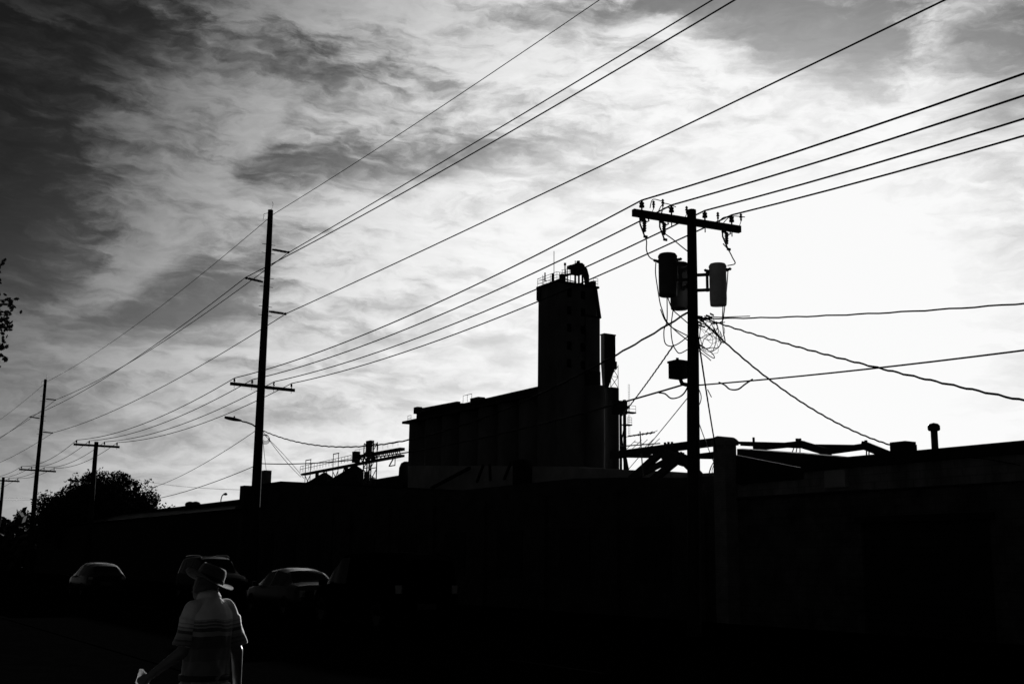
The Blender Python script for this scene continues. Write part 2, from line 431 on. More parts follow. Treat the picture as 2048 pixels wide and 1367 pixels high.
# transformer cans
CANS = []
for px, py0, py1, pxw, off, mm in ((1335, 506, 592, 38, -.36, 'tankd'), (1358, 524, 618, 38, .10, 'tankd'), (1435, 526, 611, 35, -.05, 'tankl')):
    # depth offset along the street: one can on each side and one behind the pole
    D0 = {1335: 27.0, 1358: 27.9, 1435: 26.8}[px]
    ctop = PD(px, py0, D0); cbot = PD(px, py1, D0)
    r = pxw / 2 / F * D0; h = ctop.z - cbot.z
    c = Vector((ctop.x, ctop.y, cbot.z))
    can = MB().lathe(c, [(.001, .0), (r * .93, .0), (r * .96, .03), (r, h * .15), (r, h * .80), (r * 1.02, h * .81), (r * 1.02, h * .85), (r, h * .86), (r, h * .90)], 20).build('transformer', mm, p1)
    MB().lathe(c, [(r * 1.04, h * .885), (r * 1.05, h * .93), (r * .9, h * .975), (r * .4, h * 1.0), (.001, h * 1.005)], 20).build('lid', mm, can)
    side = Vector((1, 0, 0)) if px < 1400 else Vector((-1, 0, 0))
    for sgn, zz in ((1, .84), (-1, .80)):
        bp = c + Vector((1, 0, 0)) * sgn * r * (.98) + Z * h * zz
        MB().lathe(bp, [(.045, -.02), (.045, .03), (.03, .04), (.042, .06), (.03, .08), (.042, .10), (.02, .13), (.001, .14)], 8, axis=Vector((sgn, -.1, .25))).build('bushing', 'porc', can)
    ax_ = axis_at(p1b, p1t, c.z + h * .7)
    bk = MB()
    for zz in (.38, .74):
        e = Vector((ax_.x, ax_.y, c.z + h * zz)); q = c + Z * h * zz
        dr = (e - q).normalized()
        bk.bar(q + dr * r * .9, e, .05, .07)
    q0 = c + (Vector((ax_.x, ax_.y, c.z)) - c).normalized() * (r + .05)
    bk.bar(q0 + Z * h * .34, q0 + Z * h * .80, .06, .05)
    bk.build('hanger_bracket', 'steel', can)
    CANS.append((c, r, h))
# terminal box with a weatherhead stub
bx = PN(1357, 741, 17.6)
tb = MB().xbox(bx, .17, .17, .19, N, U).build('terminal_box', 'sheet', p1)
MB().xbox(bx + Z * .21, .19, .19, .025, N, U).build('box_lid', 'sheet', tb)
MB().cyl(bx - N * .03 + Z * .22, .035, 0, .09, 8).build('conduit_stub', 'steel', tb)
MB().tube([bx + N * .05 - Z * .18, bx + N * .10 - Z * .30, bx + N * .25 - Z * .32], .05, 8).build('conduit_elbow', 'steel', tb)
MB().tube([axis_at(p1b, p1t, z) - U * (.17 - z * .004) + N * .03 for z in (0.2, 2, 4, 6, 7.4)], .025, 6).build('riser_conduit', 'steel', p1)

# jumpers from line to cutout and from cutout to can: parts of the pole's wiring
def loose(name, pts, r, label, m='wire', parent=None):
    # smooth path through control points
    P = [Vector(p) for p in pts]; out = []
    for i in range(len(P) - 1):
        a = P[max(i - 1, 0)]; b = P[i]; c = P[i + 1]; d = P[min(i + 2, len(P) - 1)]
        for k in range(8):
            t = k / 8
            out.append(.5 * ((2 * b) + (c - a) * t + (2 * a - 5 * b + 4 * c - d) * t * t + (3 * b - a - 3 * c + d) * t ** 3))
    out.append(P[-1])
    return MB().tube(out, r, 6).build(name, m, parent)
for k, (cu, can_i, path) in enumerate(((0, 0, ((1287, 465), (1293, 482), (1293, 500), (1300, 515), (1315, 522))),
                                       (1, 1, ((1328, 466), (1345, 478), (1362, 492), (1376, 503))),
                                       (2, 2, ((1446, 487), (1457, 500), (1465, 515), (1470, 527), (1455, 531))))):
    loose('jumper_wire', [PD(x, y, 26.9) for x, y in path], .014, '', parent=p1)
for (x0, y0, x1, y1, bow) in ((1300, 416, 1323, 402, -10), (1316, 424, 1352, 414, -12), (1323, 428, 1345, 416, -6), (1437, 447, 1468, 433, -5), (1445, 448, 1490, 434, -8)):
    loose('jumper_wire', [PD(x0, y0, 26.6), PD((x0 + x1) / 2 - 6, (y0 + y1) / 2 + bow, 26.6), PD(x1, y1, 26.6)], .012, '', parent=p1)
for path in (((1312, 522), (1311, 545), (1315, 575), (1320, 605), (1324, 618), (1332, 640), (1350, 660), (1375, 680)),
             ((1321, 618), (1330, 640), (1345, 655), (1377, 672)),
             ((1334, 594), (1334, 640), (1328, 660), (1330, 685), (1342, 692), (1358, 686), (1376, 672)),
             ((1346, 620), (1342, 655), (1345, 685), (1352, 700), (1360, 706), (1376, 698)),
             ((1336, 596), (1345, 618), (1362, 634), (1378, 648)),
             ((1456, 540), (1453, 580), (1448, 625), (1444, 642), (1425, 648)),
             ((1446, 612), (1445, 640), (1447, 665), (1450, 684), (1440, 680), (1428, 655))):
    loose('drip_wire', [PD(x, y, 27.0) for x, y in path], .013, '', parent=p1)

# tall transmission poles
def tall_pole(u_px, base, top, arm_z, name, label, lamp_z=None, posts=()):
    t = thing(name, label, 'utility pole', base, POLES_G)
    pole_mesh(t, base, top, .26, .13)
    MB().tube([top, top + Z * .12 + N * .10, top + Z * .35 + N * .12, top + Z * .45 + N * .06], .012, 5).build('lightning_rod', 'steel', t)
    MB().tube([top - Z * .15 - N * .05, top - Z * .25 - N * .32, top - Z * .55 - N * .33], .016, 5).build('shield_wire_clamp', 'steel', t)
    tips = []
    for sgn, z in posts:
        c = axis_at(base, top, z); r = .2; L = .85
        prof = [(.05, 0), (.05, .12)]
        for i in range(9):
            prof += [(.075, .14 + i * .07), (.04, .175 + i * .07)]
        prof += [(.05, .8), (.07, .82), (.07, .88), (.001, .9)]
        MB().lathe(c + N * sgn * r, prof, 8, axis=N * sgn + Z * (.09 if sgn < 0 else -.02)).build('post_insulator', 'porc', t)
        for dz_ in (-.22, .22):
            MB().tube([c + Z * dz_ - N * .34, c + Z * dz_ + N * .34], .014, 5).build('bolt', 'steel', t)
        tips.append(c + N * sgn * (r + .88) + Z * (.1 if sgn < 0 else 0.0))
    c = axis_at(base, top, arm_z) - U * .24
    MB().bar(c - N * 1.62 + Z * .02, c + N * 1.62 - Z * .02, .10, .15).build('crossarm', 'wood', t)
    pins = []
    for o in (-1.42, -.55, .55, 1.45):
        f = c + N * o + Z * .09
        insulator(t, f + Z * .05, .15, .06); MB().tube([f - Z * .28, f + Z * .06], .014, 5).build('pin', 'steel', t)
        pins.append(f + Z * .22)
    if lamp_z: cobra_lamp(t, axis_at(base, top, lamp_z) - N * .15, .72, .85, .22)
    return t, pins, tips
p2b, p2t = G(53.7, 18.62, 0), PN(541, 420, 18.45)
P2_, pins2, tips2 = tall_pole(0, p2b, p2t, 9.93, 'utility_pole', 'tall wooden transmission pole with a crossarm, street lamp and coiled cable', 8.0,
    ((1, 16.85), (-1, 15.15), (1, 13.72)))
p4b, p4t = G(116.5, 18.9, 0), PN(91, 758, 18.6)
P4_, pins4, tips4 = tall_pole(0, p4b, p4t, 9.75, 'utility_pole', 'tall wooden transmission pole with a crossarm and no street lamp', None,
    ((1, 16.45), (-1, 14.6), (1, 13.35)))
def short_pole(base, top, arm_z, label, lamp_z=None):
    t = thing('utility_pole', label, 'utility pole', base, POLES_G)
    pole_mesh(t, base, top, .22, .15)
    c = axis_at(base, top, arm_z) - U * .22
    MB().bar(c - N * 1.64, c + N * 1.64, .11, .16).build('crossarm', 'wood', t); pins = []
    for o in (-1.45, -.55, .55, 1.45):
        f = c + N * o + Z * .09
        insulator(t, f + Z * .05, .17, .075); MB().tube([f - Z * .28, f + Z * .06], .016, 5).build('pin', 'steel', t); pins.append(f + Z * .24)
    if lamp_z: cobra_lamp(t, axis_at(base, top, lamp_z) - N * .12, .75, .95, .1)
    return t, pins
p3b, p3t = G(88.9, 18.4, 0), PN(193, 883, 18.4)
P3_, pins3 = short_pole(p3b, p3t, 9.93, 'short wooden utility pole with a crossarm and street lamp before the broad tree', 7.1)
p5b = G(137.5, 18.9, 0); p5t = G(137.5, 18.9, 10.4)
P5_, pins5 = short_pole(p5b, p5t, 10.0, 'wooden utility pole farthest along the street, only its crossarm tip showing')
pinsR = [G(-12.5, n, 10.1) for n in (16.4, 17.3, 18.4, 19.3)]
pins6 = [G(170, n, 10.0) for n in (17.4, 18.3, 19.4, 20.3)]

# ------------------------------------------------------------------ overhead wires, each its own thing
def wire(name, pts, r, label, cat='power line', group=None):
    return tag(MB().tube(pts, r, 6).build(name, 'wire'), label, cat, group)
def span(chain, sags):
    out = []
    for i in range(len(chain) - 1):
        seg = catenary(chain[i], chain[i + 1], sags[i], 20); out += seg if i == 0 else seg[1:]
    return out
WG = 'distribution wires on the crossarms'
for k, lab in enumerate(('distribution wire on the crossarm pin nearest the street', 'distribution wire on the second crossarm pin from the street',
                         'distribution wire on the third crossarm pin from the street', 'distribution wire on the crossarm pin nearest the buildings')):
    wire('power_line', span([pinsR[k], W1[k], pins2[k], pins3[k], pins4[k], pins5[k], pins6[k]], (.62, .5, .62, .55, .3, .4)), .021, lab, group=WG)
TG = 'transmission wires on the tall poles'
tr = [G(-8, gn(x), x.z) for x in tips2]
tl = [G(178, gn(x), x.z) for x in tips4]
for k, lab in enumerate(('transmission wire held by the uppermost standoff insulators', 'transmission wire held by the standoff insulators facing the street',
                         'transmission wire held by the lowest standoff insulators')):
    Q = PN((1425, 1470, 1890)[k], 0, gn(tips2[k])); f_ = (gu(tips2[k]) - gu(Q)) / (gu(tips2[k]) + 8)
    wire('power_line', span([tr[k], tips2[k], tips4[k], tl[k]], (max(.1, (tips2[k].z - Q.z) / (4 * f_ * (1 - f_))), .75, .6)), .023, lab, group=TG)
sh2 = p2t - Z * .2; sh4 = p4t - Z * .2
wire('shield_wire', span([G(-8, 18.4, 18.6), sh2 + N * .15, sh4 + N * .15, G(178, 18.8, 17.8)], (.6, .7, .6)), .016, 'thin shield wire strung over the tops of the tall poles')

def wob(pts, amp, turns):
    # the lay of a twisted service cable
    out = []
    n = len(pts)
    for i, p in enumerate(pts):
        out.append(p + Z * amp * math.sin(2 * math.pi * turns * i / n))
    return out
CG = 'communication and service cables'
# A: heavy twisted cable between the two nearest poles and on to the right
a1p = axis_at(p1b, p1t, 7.62) - N * .12; a2p = axis_at(p2b, p2t, 7.85) + N * .2
wire('service_cable', wob(catenary(a1p, a2p, 1.8, 120), .012, 40), .026, 'twisted service cable sagging between the transformer pole and the tall lamp pole', 'cable', CG)
wire('service_cable', wob(catenary(a1p + N * .2 - Z * .14, G(-12, 18.2, 5.6), .95, 120), .008, 34), .016, 'twisted service cable running level from the transformer pole over the garage', 'cable', CG)
# B: telephone cable lower on the poles with slack loops
b1 = axis_at(p1b, p1t, 5.88) - N * .15; b2 = axis_at(p2b, p2t, 6.27) + N * .22
bl = catenary(b1, b2, .58, 60)
wire('telephone_cable', bl, .022, 'telephone cable low between the transformer pole and the tall lamp pole', 'cable', CG)
b1r = axis_at(p1b, p1t, 5.86) + N * .15
wire('telephone_cable', catenary(b1r, G(-12.5, 18.0, 5.95), .62, 40), .017, 'telephone cable leaving the transformer pole low, crossing before the pipe vent', 'cable', CG)
for pts, lab in (([(1376, 772), (1368, 786), (1357, 794), (1342, 796), (1330, 787), (1318, 785)], 'slack cable loop hanging between the terminal box and the grain elevator'),
                 ([(1438, 764), (1450, 770), (1460, 778), (1476, 778), (1490, 768), (1505, 758)], 'slack cable loop hanging beside the service drop to the pier')):
    tag(loose('cable_loop', [PN(x, y, 17.7) for x, y in pts], .018, lab), lab, 'cable', CG)
# splice beads along B
# C: sagging service drops on the garage side
c0 = axis_at(p1b, p1t, 7.55) + N * .15
def drop(px, n, r, lab, sag, a=c0, **k):
    e = PN(px[0], px[1], n); return wire('service_drop', wob(catenary(a, e, sag, 80), .008, 22), r, lab, 'cable', CG)
wire('service_drop', wob(catenary(c0, PN(2300, 850, 14.5), .15, 90), .010, 26), .019, 'twisted service drop sinking across the garage wall front', 'cable', CG)
drop((1790, 892), 24.0, .021, 'service drop sagging from the transformer pole to the roof box', .45)
drop((1432, 900), 22.4, .022, 'service drop falling from the transformer pole onto the brick pier', .10, axis_at(p1b, p1t, 7.4) + N * .1)
d0 = axis_at(p1b, p1t, 7.4) - N * .35
drop((1240, 835), 24.5, .020, 'service drop slanting from the transformer pole to the roofless building', .05, PN(1347, 690, 17.6))
wire('guy_wire', catenary(axis_at(p1b, p1t, 5.55) - N * .15, PN(1255, 940, 23.3), .02, 8), .012, 'thin guy wire from the transformer pole down behind the antenna', 'wire', CG)
wire('guy_wire', catenary(axis_at(p1b, p1t, 5.0) + N * .15, PN(1428, 925, 22.5), .02, 8), .012, 'thin guy wire from the transformer pole to the pier foot', 'wire', CG)
# from the tall lamp pole
q2 = axis_at(p2b, p2t, 7.8) + N * .22
wire('service_drop', catenary(q2, PN(602, 953, 23.1), .12, 20), .016, 'service drop from the tall lamp pole to the chimney building roof', 'cable', CG)
wire('service_drop', catenary(q2 - Z * .1, PN(608, 956, 23.1), -.08, 20), .014, 'second slacker service drop beside the one to the chimney building', 'cable', CG)
wire('service_drop', catenary(axis_at(p2b, p2t, 7.4) + N * .22, PN(533, 944, 22.9), .05, 14), .014, 'short service drop from the tall lamp pole to the square chimney', 'cable', CG)
q3 = axis_at(p2b, p2t, 7.8) - N * .2
wire('telephone_cable', catenary(q3, PN(240, 985, 27.0), .8, 30), .016, 'upper cable from the tall lamp pole sinking toward the broad tree', 'cable', CG)
wire('telephone_cable', catenary(axis_at(p2b, p2t, 6.1) - N * .2, PN(250, 1005, 21.0), .35, 30), .018, 'lower cable from the tall lamp pole sinking toward the broad tree', 'cable', CG)
wire('telephone_cable', catenary(PN(262, 956, 30.0), PN(497, 979, 24.0), .25, 20), .012, 'thin cable from the broad tree to the end of the chimney building', 'cable', CG)
wire('telephone_cable', catenary(PN(-80, 991, 60.0), PN(140, 999, 45.0), .1, 20), .02, 'far upper cable crossing behind the distant transmission pole', 'cable', CG)
wire('telephone_cable', catenary(PN(-80, 998, 60.0), PN(150, 997, 45.0), .4, 20), .02, 'far lower cable crossing behind the distant transmission pole', 'cable', CG)
# coils
coil = MB()
for k in range(4):
    cc = PN(531, 875 + k * 1.2, 18.95); rr = .17 + .02 * k
    coil.tube([cc + N * rr * math.cos(t * .42) + Z * rr * .95 * math.sin(t * .42) + U * .01 * k for t in range(16)], .012, 5)
tag(coil.build('cable_coil', 'wire'), 'coil of spare cable hung on the tall lamp pole under its street lamp', 'cable', CG)
# knot of drop wires on the transformer pole
kn = thing('cable_bundle', 'knot of tangled drop wires on the transformer pole under its cans', 'cable', PD(1405, 660, 27.0))
rnd = random.Random(3)
for k in range(15):
    cx, cy = rnd.uniform(1398, 1434), rnd.uniform(645, 690)
    rx, ry = rnd.uniform(9, 30), rnd.uniform(14, 38); ph = rnd.uniform(0, 6.28); span_ = rnd.uniform(2.2, 4.8); tl_ = rnd.uniform(-.6, .6)
    pts = []
    for i in range(22):
        th = ph + span_ * i / 21
        x = rx * math.cos(th); y = ry * math.sin(th) * (1 + .2 * math.sin(3 * th))
        pts.append(PD(cx + x * math.cos(tl_) - y * math.sin(tl_), cy + x * math.sin(tl_) + y * math.cos(tl_), 26.75 + .25 * math.sin(th * 1.7 + k)))
    MB().tube(pts, rnd.choice((.005, .007, .010)), 5).build('wire_loop', 'wire', kn)
for path in (((1394, 632), (1410, 640), (1430, 646), (1450, 644)), ((1395, 636), (1420, 655), (1436, 668), (1438, 684)), ((1394, 690), (1410, 705), (1428, 716), (1424, 706), (1400, 690)),
             ((1395, 700), (1412, 712), (1422, 721)), ((1402, 640), (1400, 665), (1398, 680)), ((1396, 774), (1402, 790), (1401, 803), (1396, 813)), ((1415, 778), (1420, 788), (1423, 794)),
             ((1408, 632), (1440, 634), (1470, 633), (1500, 632))):
    kn_w = loose('wire_tail', [PD(x, y, 26.8) for x, y in path], .011, '', parent=kn)
for k in range(10):
    q = PD(rnd.uniform(1396, 1425), rnd.uniform(628, 655), 26.75)
    MB().xbox(q, .05, .02, .018, Vector((.8, .1, rnd.uniform(-.6, .1))).normalized()).build('splice_clamp', 'steel', kn)

# ------------------------------------------------------------------ grain elevator
E0 = G(166, 111, 0)
nU = lambda px, u: gn(PU(px, 700, u))
ele = thing('grain_elevator', 'concrete grain elevator with a tall headhouse and a long row of silo bins', 'grain elevator', E0)
BD = 7.8; H_B = 31.6
nb = 7
for i in range(nb):
    c = G(173.4 + BD * .5 + i * (226 - 173.4) / nb, 111 + BD * .5, 0)
    MB().cyl(c, BD * .5 + .04, 0, H_B, 28).build('silo_bin', 'conc', ele)
for i in range(nb):
    c = G(173.4 + BD * .5 + i * (226 - 173.4) / nb, 111 + BD * 1.5, 0)
    MB().cyl(c, BD * .5 + .04, 0, H_B, 20).build('silo_bin', 'conc', ele)
MB().box(172.05, 226.4, 110.7, 127.0, H_B - .02, H_B + .5).build('bin_deck', 'concd', ele)
gal = MB().box(172.05, 219.0, 111.2, 119, H_B + .5, 33.2).build('gallery', 'sheet', ele)
MB().box(200, 219.3, 110.9, 119.3, 33.2, 33.26).build('gallery_roof', 'tar', gal)
# conveyor head at the end of the deck
cv = MB(); cv.bar(G(223.2, 113, 32.1), G(223.2, 113, 34.2), .7); cv.bar(G(224, 113, 34.3), G(205, 113, 33.9), .8, .8)
cv.bar(G(222, 113, 33.5), G(219.5, 113, 32.4), .5); cv.xbox(G(223.4, 113, 34.4), .9, .6, .7, U, N)
cv.build('deck_conveyor', 'rust', ele)
def railing(pts, h, parent, r=.05, rails=2, spacing=1.5, name='railing', m='steel'):
    mb = MB()
    for a, b in zip(pts[:-1], pts[1:]):
        L = (b - a).length; k = max(1, int(L / spacing))
        for i in range(k + 1):
            p = a.lerp(b, i / k); mb.tube([p, p + Z * h], r, 4, False)
        for j in range(1, rails + 1):
            mb.tube([a + Z * h * j / rails, b + Z * h * j / rails], r, 4, False)
    return mb.build(name, m, parent)
railing([G(226.2, 112, 32.1), G(224.6, 112, 32.1)], 1.3, ele, .06)
railing([G(200.5, 111.5, 33.4), G(197, 111.5, 33.4)], 1.4, ele, .06, 1, 1.7)
MB().xbox(G(195.5, 112, 33.5), 1.6, .8, .35, U, N).build('roof_vent', 'rust', ele)
# headhouse: a slender concrete block with a slightly wider top storey
hh = MB().box(166, 172.1, 111, 119.85, 0, 51.2).build('headhouse', 'conc', ele)
MB().box(165.7, 172.5, 110.75, 120.1, 51.2, 51.55).build('headhouse_roof', 'tar', hh)
MB().box(171.2, 172.55, 110.85, 112.8, 49.0, 51.2).build('corner_box', 'concd', hh)
for k in range(5):
    zz = 36 + k * 3.2
    for q in (113.2, 116.2):
        MB().box(165.94, 166.05, q, q + .9, zz, zz + 1.5).build('headhouse_window', 'glass', hh)
# lower annex on the right and the tall bins below it
an = MB().box(165.5, 171, 117.0, nU(1200, 165.5), 0, 45.6).build('annex', 'conc', ele)
MB().box(165.4, 171.2, 116.9, nU(1203, 165.4), 45.6, 45.85).build('annex_roof', 'tar', an)
MB().bar(G(165.6, nU(1191, 165.6), 51.0), G(165.6, nU(1199, 165.6), 45.8), .5).build('spout_pipe', 'rust', ele)
MB().cyl(G(165.2, nU(1190, 165.2), 0), 1.75, 0, 33.0, 24).build('silo_bin', 'conc', ele)
MB().cyl(G(166.6, nU(1221, 166.6), 0), 1.5, 0, 33.2, 24).build('silo_bin', 'concd', ele)
MB().box(164.6, 166.0, nU(1178, 164.6), nU(1201, 164.6), 33.0, 35.6).build('bin_house', 'concd', ele)
# hopper bin on a lattice frame
ha, hb_ = nU(1201.5, 166.5), nU(1231, 165.4)
lg = MB().box(165.4, 166.5, ha, hb_, 37.6, 42.7).build('hopper', 'rust', ele)
hp = MB(); a = [G(165.4, ha, 37.6), G(165.4, hb_ + .2, 37.6), G(166.5, hb_ + .2, 37.6), G(166.5, ha, 37.6)]; b = [G(165.6, ha + .2, 33.2), G(165.6, ha + 1.1, 33.2), G(166.3, ha + 1.1, 33.2), G(166.3, ha + .2, 33.2)]
hp.add(b + a, [(0, 1, 5, 4), (1, 2, 6, 5), (2, 3, 7, 6), (3, 0, 4, 7), (0, 3, 2, 1), (4, 5, 6, 7)])
hp.build('hopper_cone', 'rust', lg)
MB().box(165.3, 166.4, hb_ - .9, hb_ + .25, 36.6, 38.0).build('hopper_chute', 'rust', lg)
MB().box(165.3, 166.6, ha - .05, hb_ + .05, 42.7, 42.95).build('hopper_roof', 'rust', lg)
lf = MB()
LA_, LB_ = ha + 1.4, nU(1236, 165.4)
for n_ in (LA_, LB_): lf.bar(G(165.4, n_, 33.1), G(165.4, n_, 37.4), .10)
for z0, z1 in ((33.2, 35.2), (35.2, 37.2)):
    lf.bar(G(165.4, LA_, z0), G(165.4, LB_, z1), .08); lf.bar(G(165.4, LB_, z0), G(165.4, LA_, z1), .08); lf.bar(G(165.4, LA_, z0), G(165.4, LB_, z0), .08)
lf.build('lattice_frame', 'steel', lg)
# outside leg with landings
xl = MB()
for n_ in (120.45, 121.35): xl.bar(G(160, n_, 0), G(160, n_, 29.0), .42)
xl.bar(G(160, 121.4, 0), G(160, 121.3, 30.2), .42)
xl.bar(G(160.1, 120.5, 22), G(160.1, 121.4, 26), .15); xl.bar(G(160.1, 120.5, 10), G(160.1, 122.6, 14), .3)
xl.bar(G(160, 121.5, 20), G(160, 124.3, 8), .3); xl.bar(G(160, 120.6, 24), G(160, 121.3, 18), .2)
xl.build('elevator_leg', 'rust', ele)
MB().box(159.4, 160.8, 119.2, 121.5, 27.6, 29.9).build('leg_head', 'rust', ele)
MB().tube([G(160, 121.5, 28.9), G(160, 122.3, 29.0)], .25, 8).build('drive_motor', 'rust', ele)
lp = MB().box(159.5, 160.5, 121.4, 123.5, 27.9, 28.15).build('landing', 'steel', ele)
railing([G(159.5, 121.9, 28.1), G(159.5, 123.4, 28.1)], 1.1, lp, .04, 2, .75)
lp2 = MB().box(159.5, 160.5, 120.9, 122.6, 25.7, 25.9).build('landing', 'steel', ele)
railing([G(159.5, 121.6, 25.9), G(159.5, 122.5, 25.9)], 1.2, lp2, .04, 3, .5)
ld = MB()
for n_ in (121.85, 122.15): ld.tube([G(159.6, n_, 24), G(159.6, n_, 33)], .03, 4)
for k in range(24): ld.tube([G(159.6, 121.85, 24 + k * .38), G(159.6, 122.15, 24 + k * .38)], .02, 4)
ld.build('ladder', 'steel', ele)
# rooftop: railings, gooseneck duct, head drive, walkways and masts
ZR = 51.55
railing([G(172.3, 110.9, ZR), G(165.9, 110.9, ZR), G(165.9, 113.3, ZR)], 1.5, hh, .045, 3, 1.6)
railing([G(172.3, 118.5, ZR), G(172.3, 110.9, ZR)], 1.5, hh, .04, 2, 1.8)
railing([G(165.9, 118.9, ZR), G(165.9, 119.9, ZR)], 1.5, hh, .045, 3, .9)
wk = MB(); wk.bar(G(166.3, 111.8, ZR + .9), G(166.3, 116.2, ZR + 2.2), .5, .35); wk.bar(G(166.3, 112.5, ZR + .5), G(166.3, 115.4, ZR + .3), .15)
wk.bar(G(166.3, 113, ZR), G(166.3, 113, ZR + 1.3), .12); wk.bar(G(166.3, 115, ZR), G(166.3, 115, ZR + 1.8), .12)
for j in range(6): wk.tube([G(166.1, 112.2 + j * .75, ZR + 1 + j * .22), G(166.1, 112.2 + j * .75, ZR + 2.1 + j * .22)], .045, 4)
wk.tube([G(166.1, 112.0, ZR + 2.0), G(166.1, 116.0, ZR + 3.2)], .045, 4); wk.tube([G(166.1, 112.0, ZR + 1.5), G(166.1, 116.0, ZR + 2.7)], .045, 4)
wk.build('roof_walkway', 'rust', hh)
hd = MB(); hd.xbox(G(167, 116.1, ZR + 2.9), 1.0, .9, .9, U, N); hd.xbox(G(167, 115.0, ZR + 3.1), .6, .8, .3, U, N); hd.xbox(G(167, 116.3, ZR + 4.0), .25, .22, .55, U, N); hd.xbox(G(167, 116.9, ZR + 3.9), .3, .3, .3, U, N)
for n_ in (115.5, 116.3, 117.1): hd.bar(G(166.8, n_, ZR - .1), G(166.8, n_, ZR + 2.4), .35)
hd.build('head_drive', 'rust', hh)
MB().tube([G(167, 116.2, ZR + 2.9), G(167, 116.9, ZR + 3.35), G(167, 117.6, ZR + 2.9), G(167, 118.1, ZR + 1.9), G(167, 118.3, ZR - .1)], [.9, .85, .7, .55, .4], 12).build('gooseneck_duct', 'rust', hh)
MB().xbox(G(166.6, 119.2, ZR + .45), .5, .45, .55, U, N).build('roof_unit', 'rust', hh)
MB().xbox(G(166.4, 112.4, ZR + .6), .4, .4, .75, U, N).build('roof_unit', 'rust', hh)
for px, y0, y1, r in ((1108, 556, 502, .06), (1130, 560, 528, .11), (1134.5, 552, 534, .09), (1150.5, 542, 521, .08), (1159, 536, 521, .06), (1119, 560, 544, .05), (1141, 555, 538, .05), (1189, 574, 566, .06), (1090, 562, 545, .12), (1085.5, 572, 550, .05), (1105.5, 554, 547, .22)):
    a, b = PU(px, y0, 166.6), PU(px, y1, 166.6)
    mm = MB().tube([a - Z * (a.z - ZR + .2 if a.z > ZR else 0), b], r, 6)
    if px == 1130: mm.xbox(b, .2, .2, .2)
    mm.build('antenna_mast', 'steel', hh)
# low sheds against the foot of the bins
MB().box(226.5, 262, 111.5, 125, 0, 20.6, 20.0).build('annex_shed', 'sheet', ele)
sh = MB().lathe(G(228.3, 113, 0), [(1.7, 20.0), (1.6, 22.2), (1.2, 23.2), (.5, 23.6), (.001, 23.65)], 14); sh.build('shed_turret', 'sheet', ele)

# conveyor bridge, its towers and the two cone bins
CB = G(255, 111, 0)
def ztop(u): return 24.5 + (284 - u) * .018
cb = thing('conveyor_bridge', 'long conveyor bridge with railings running over the cone roofed grain bins', 'conveyor bridge', CB)
m_ = MB(); m_.bar(G(284.5, 111, ztop(284.5) - .55), G(226.4, 111, ztop(226.4) - .9), 1.2, .5); m_.build('bridge_deck', 'rust', cb)
m_ = MB(); m_.bar(G(250.5, 111, ztop(250) + .95), G(226.4, 111, ztop(226) + .55), 1.2, .62); m_.build('enclosed_belt', 'sheet', cb)
MB().xbox(G(251, 111, ztop(251) + 1.0), .8, .7, 1.3, U, N).build('belt_head', 'rust', cb)
railing([G(284.5, 110.2, ztop(284)), G(252, 110.2, ztop(252))], 1.5, cb, .07, 2, 1.9)
railing([G(250, 110.2, ztop(250) + 1.4), G(227, 110.2, ztop(227) + 1.2)], 1.1, cb, .04, 1, 2.5)
tw = MB()
for i in range(12):
    u0 = 250 - i * 2; tw.bar(G(u0, 110.4, ztop(u0) - .6), G(u0 - 1, 110.4, ztop(u0) + .5), .16); tw.bar(G(u0 - 1, 110.4, ztop(u0) + .5), G(u0 - 2, 110.4, ztop(u0) - .6), .16)
tw.build('web_braces', 'steel', cb)
for u0, zt, zb, w in ((280.5, 27.3, 17, 3.4), (262.5, 27.6, 17, 3.2)):
    fr = MB()
    for du in (0, w): fr.bar(G(u0 - du, 110.1, zb), G(u0 - du, 110.1, zt), .2)
    fr.bar(G(u0 + .1, 110.1, zt), G(u0 - w - .1, 110.1, zt), .2)
    for z0 in (17.8, 20.6):
        fr.bar(G(u0, 110.1, z0), G(u0 - w, 110.1, z0 + 2.7), .14); fr.bar(G(u0 - w, 110.1, z0), G(u0, 110.1, z0 + 2.7), .14); fr.bar(G(u0, 110.1, z0), G(u0 - w, 110.1, z0), .14)
    fr.build('support_frame', 'steel', cb)
for a_, b_ in (((267, 23.8), (264.3, 18)), ((269, 23.8), (266.0, 18)), ((256, 24), (259, 19))):
    MB().bar(G(a_[0], 110.3, a_[1]), G(b_[0], 110.3, b_[1]), .18).build('raking_strut', 'steel', cb)
for u0 in (274.8, 256.5):
    MB().xbox(G(u0, 111, 23.4), .35, .35, 1.0, U, N).build('drop_spout', 'rust', cb)
MB().bar(G(230, 110.6, 24.2), G(232, 110.6, 22.7), .2).bar(G(232, 110.6, 22.7), G(229, 110.6, 22.7), .2).bar(G(229, 110.6, 22.7), G(229, 110.6, 24.3), .2).build('maintenance_cage', 'steel', cb)
lt = thing('lattice_tower', 'square lattice leg tower with a hopper at its top beside the conveyor bridge', 'tower', G(242, 111, 0))
m_ = MB()
for u0 in (244.8, 240.6):
    for n_ in (110.2, 111.6): m_.bar(G(u0, n_, 0), G(u0, n_, 28.6), .28)
for z0 in [0, 4, 8, 12, 16, 20, 23, 26, 28.5]:
    for n_ in (110.2, 111.6): m_.bar(G(244.8, n_, z0), G(240.6, n_, z0), .18)
    if z0 < 28:
        z1 = z0 + (4 if z0 < 20 else 2.8)
        m_.bar(G(244.8, 110.2, z0), G(240.6, 110.2, z1), .14); m_.bar(G(240.6, 110.2, z0), G(244.8, 110.2, z1), .14)
        m_.bar(G(244.8, 110.2, z0), G(244.8, 111.6, z1), .14); m_.bar(G(240.6, 110.2, z0), G(240.6, 111.6, z1), .14)
m_.build('lattice', 'steel', lt)
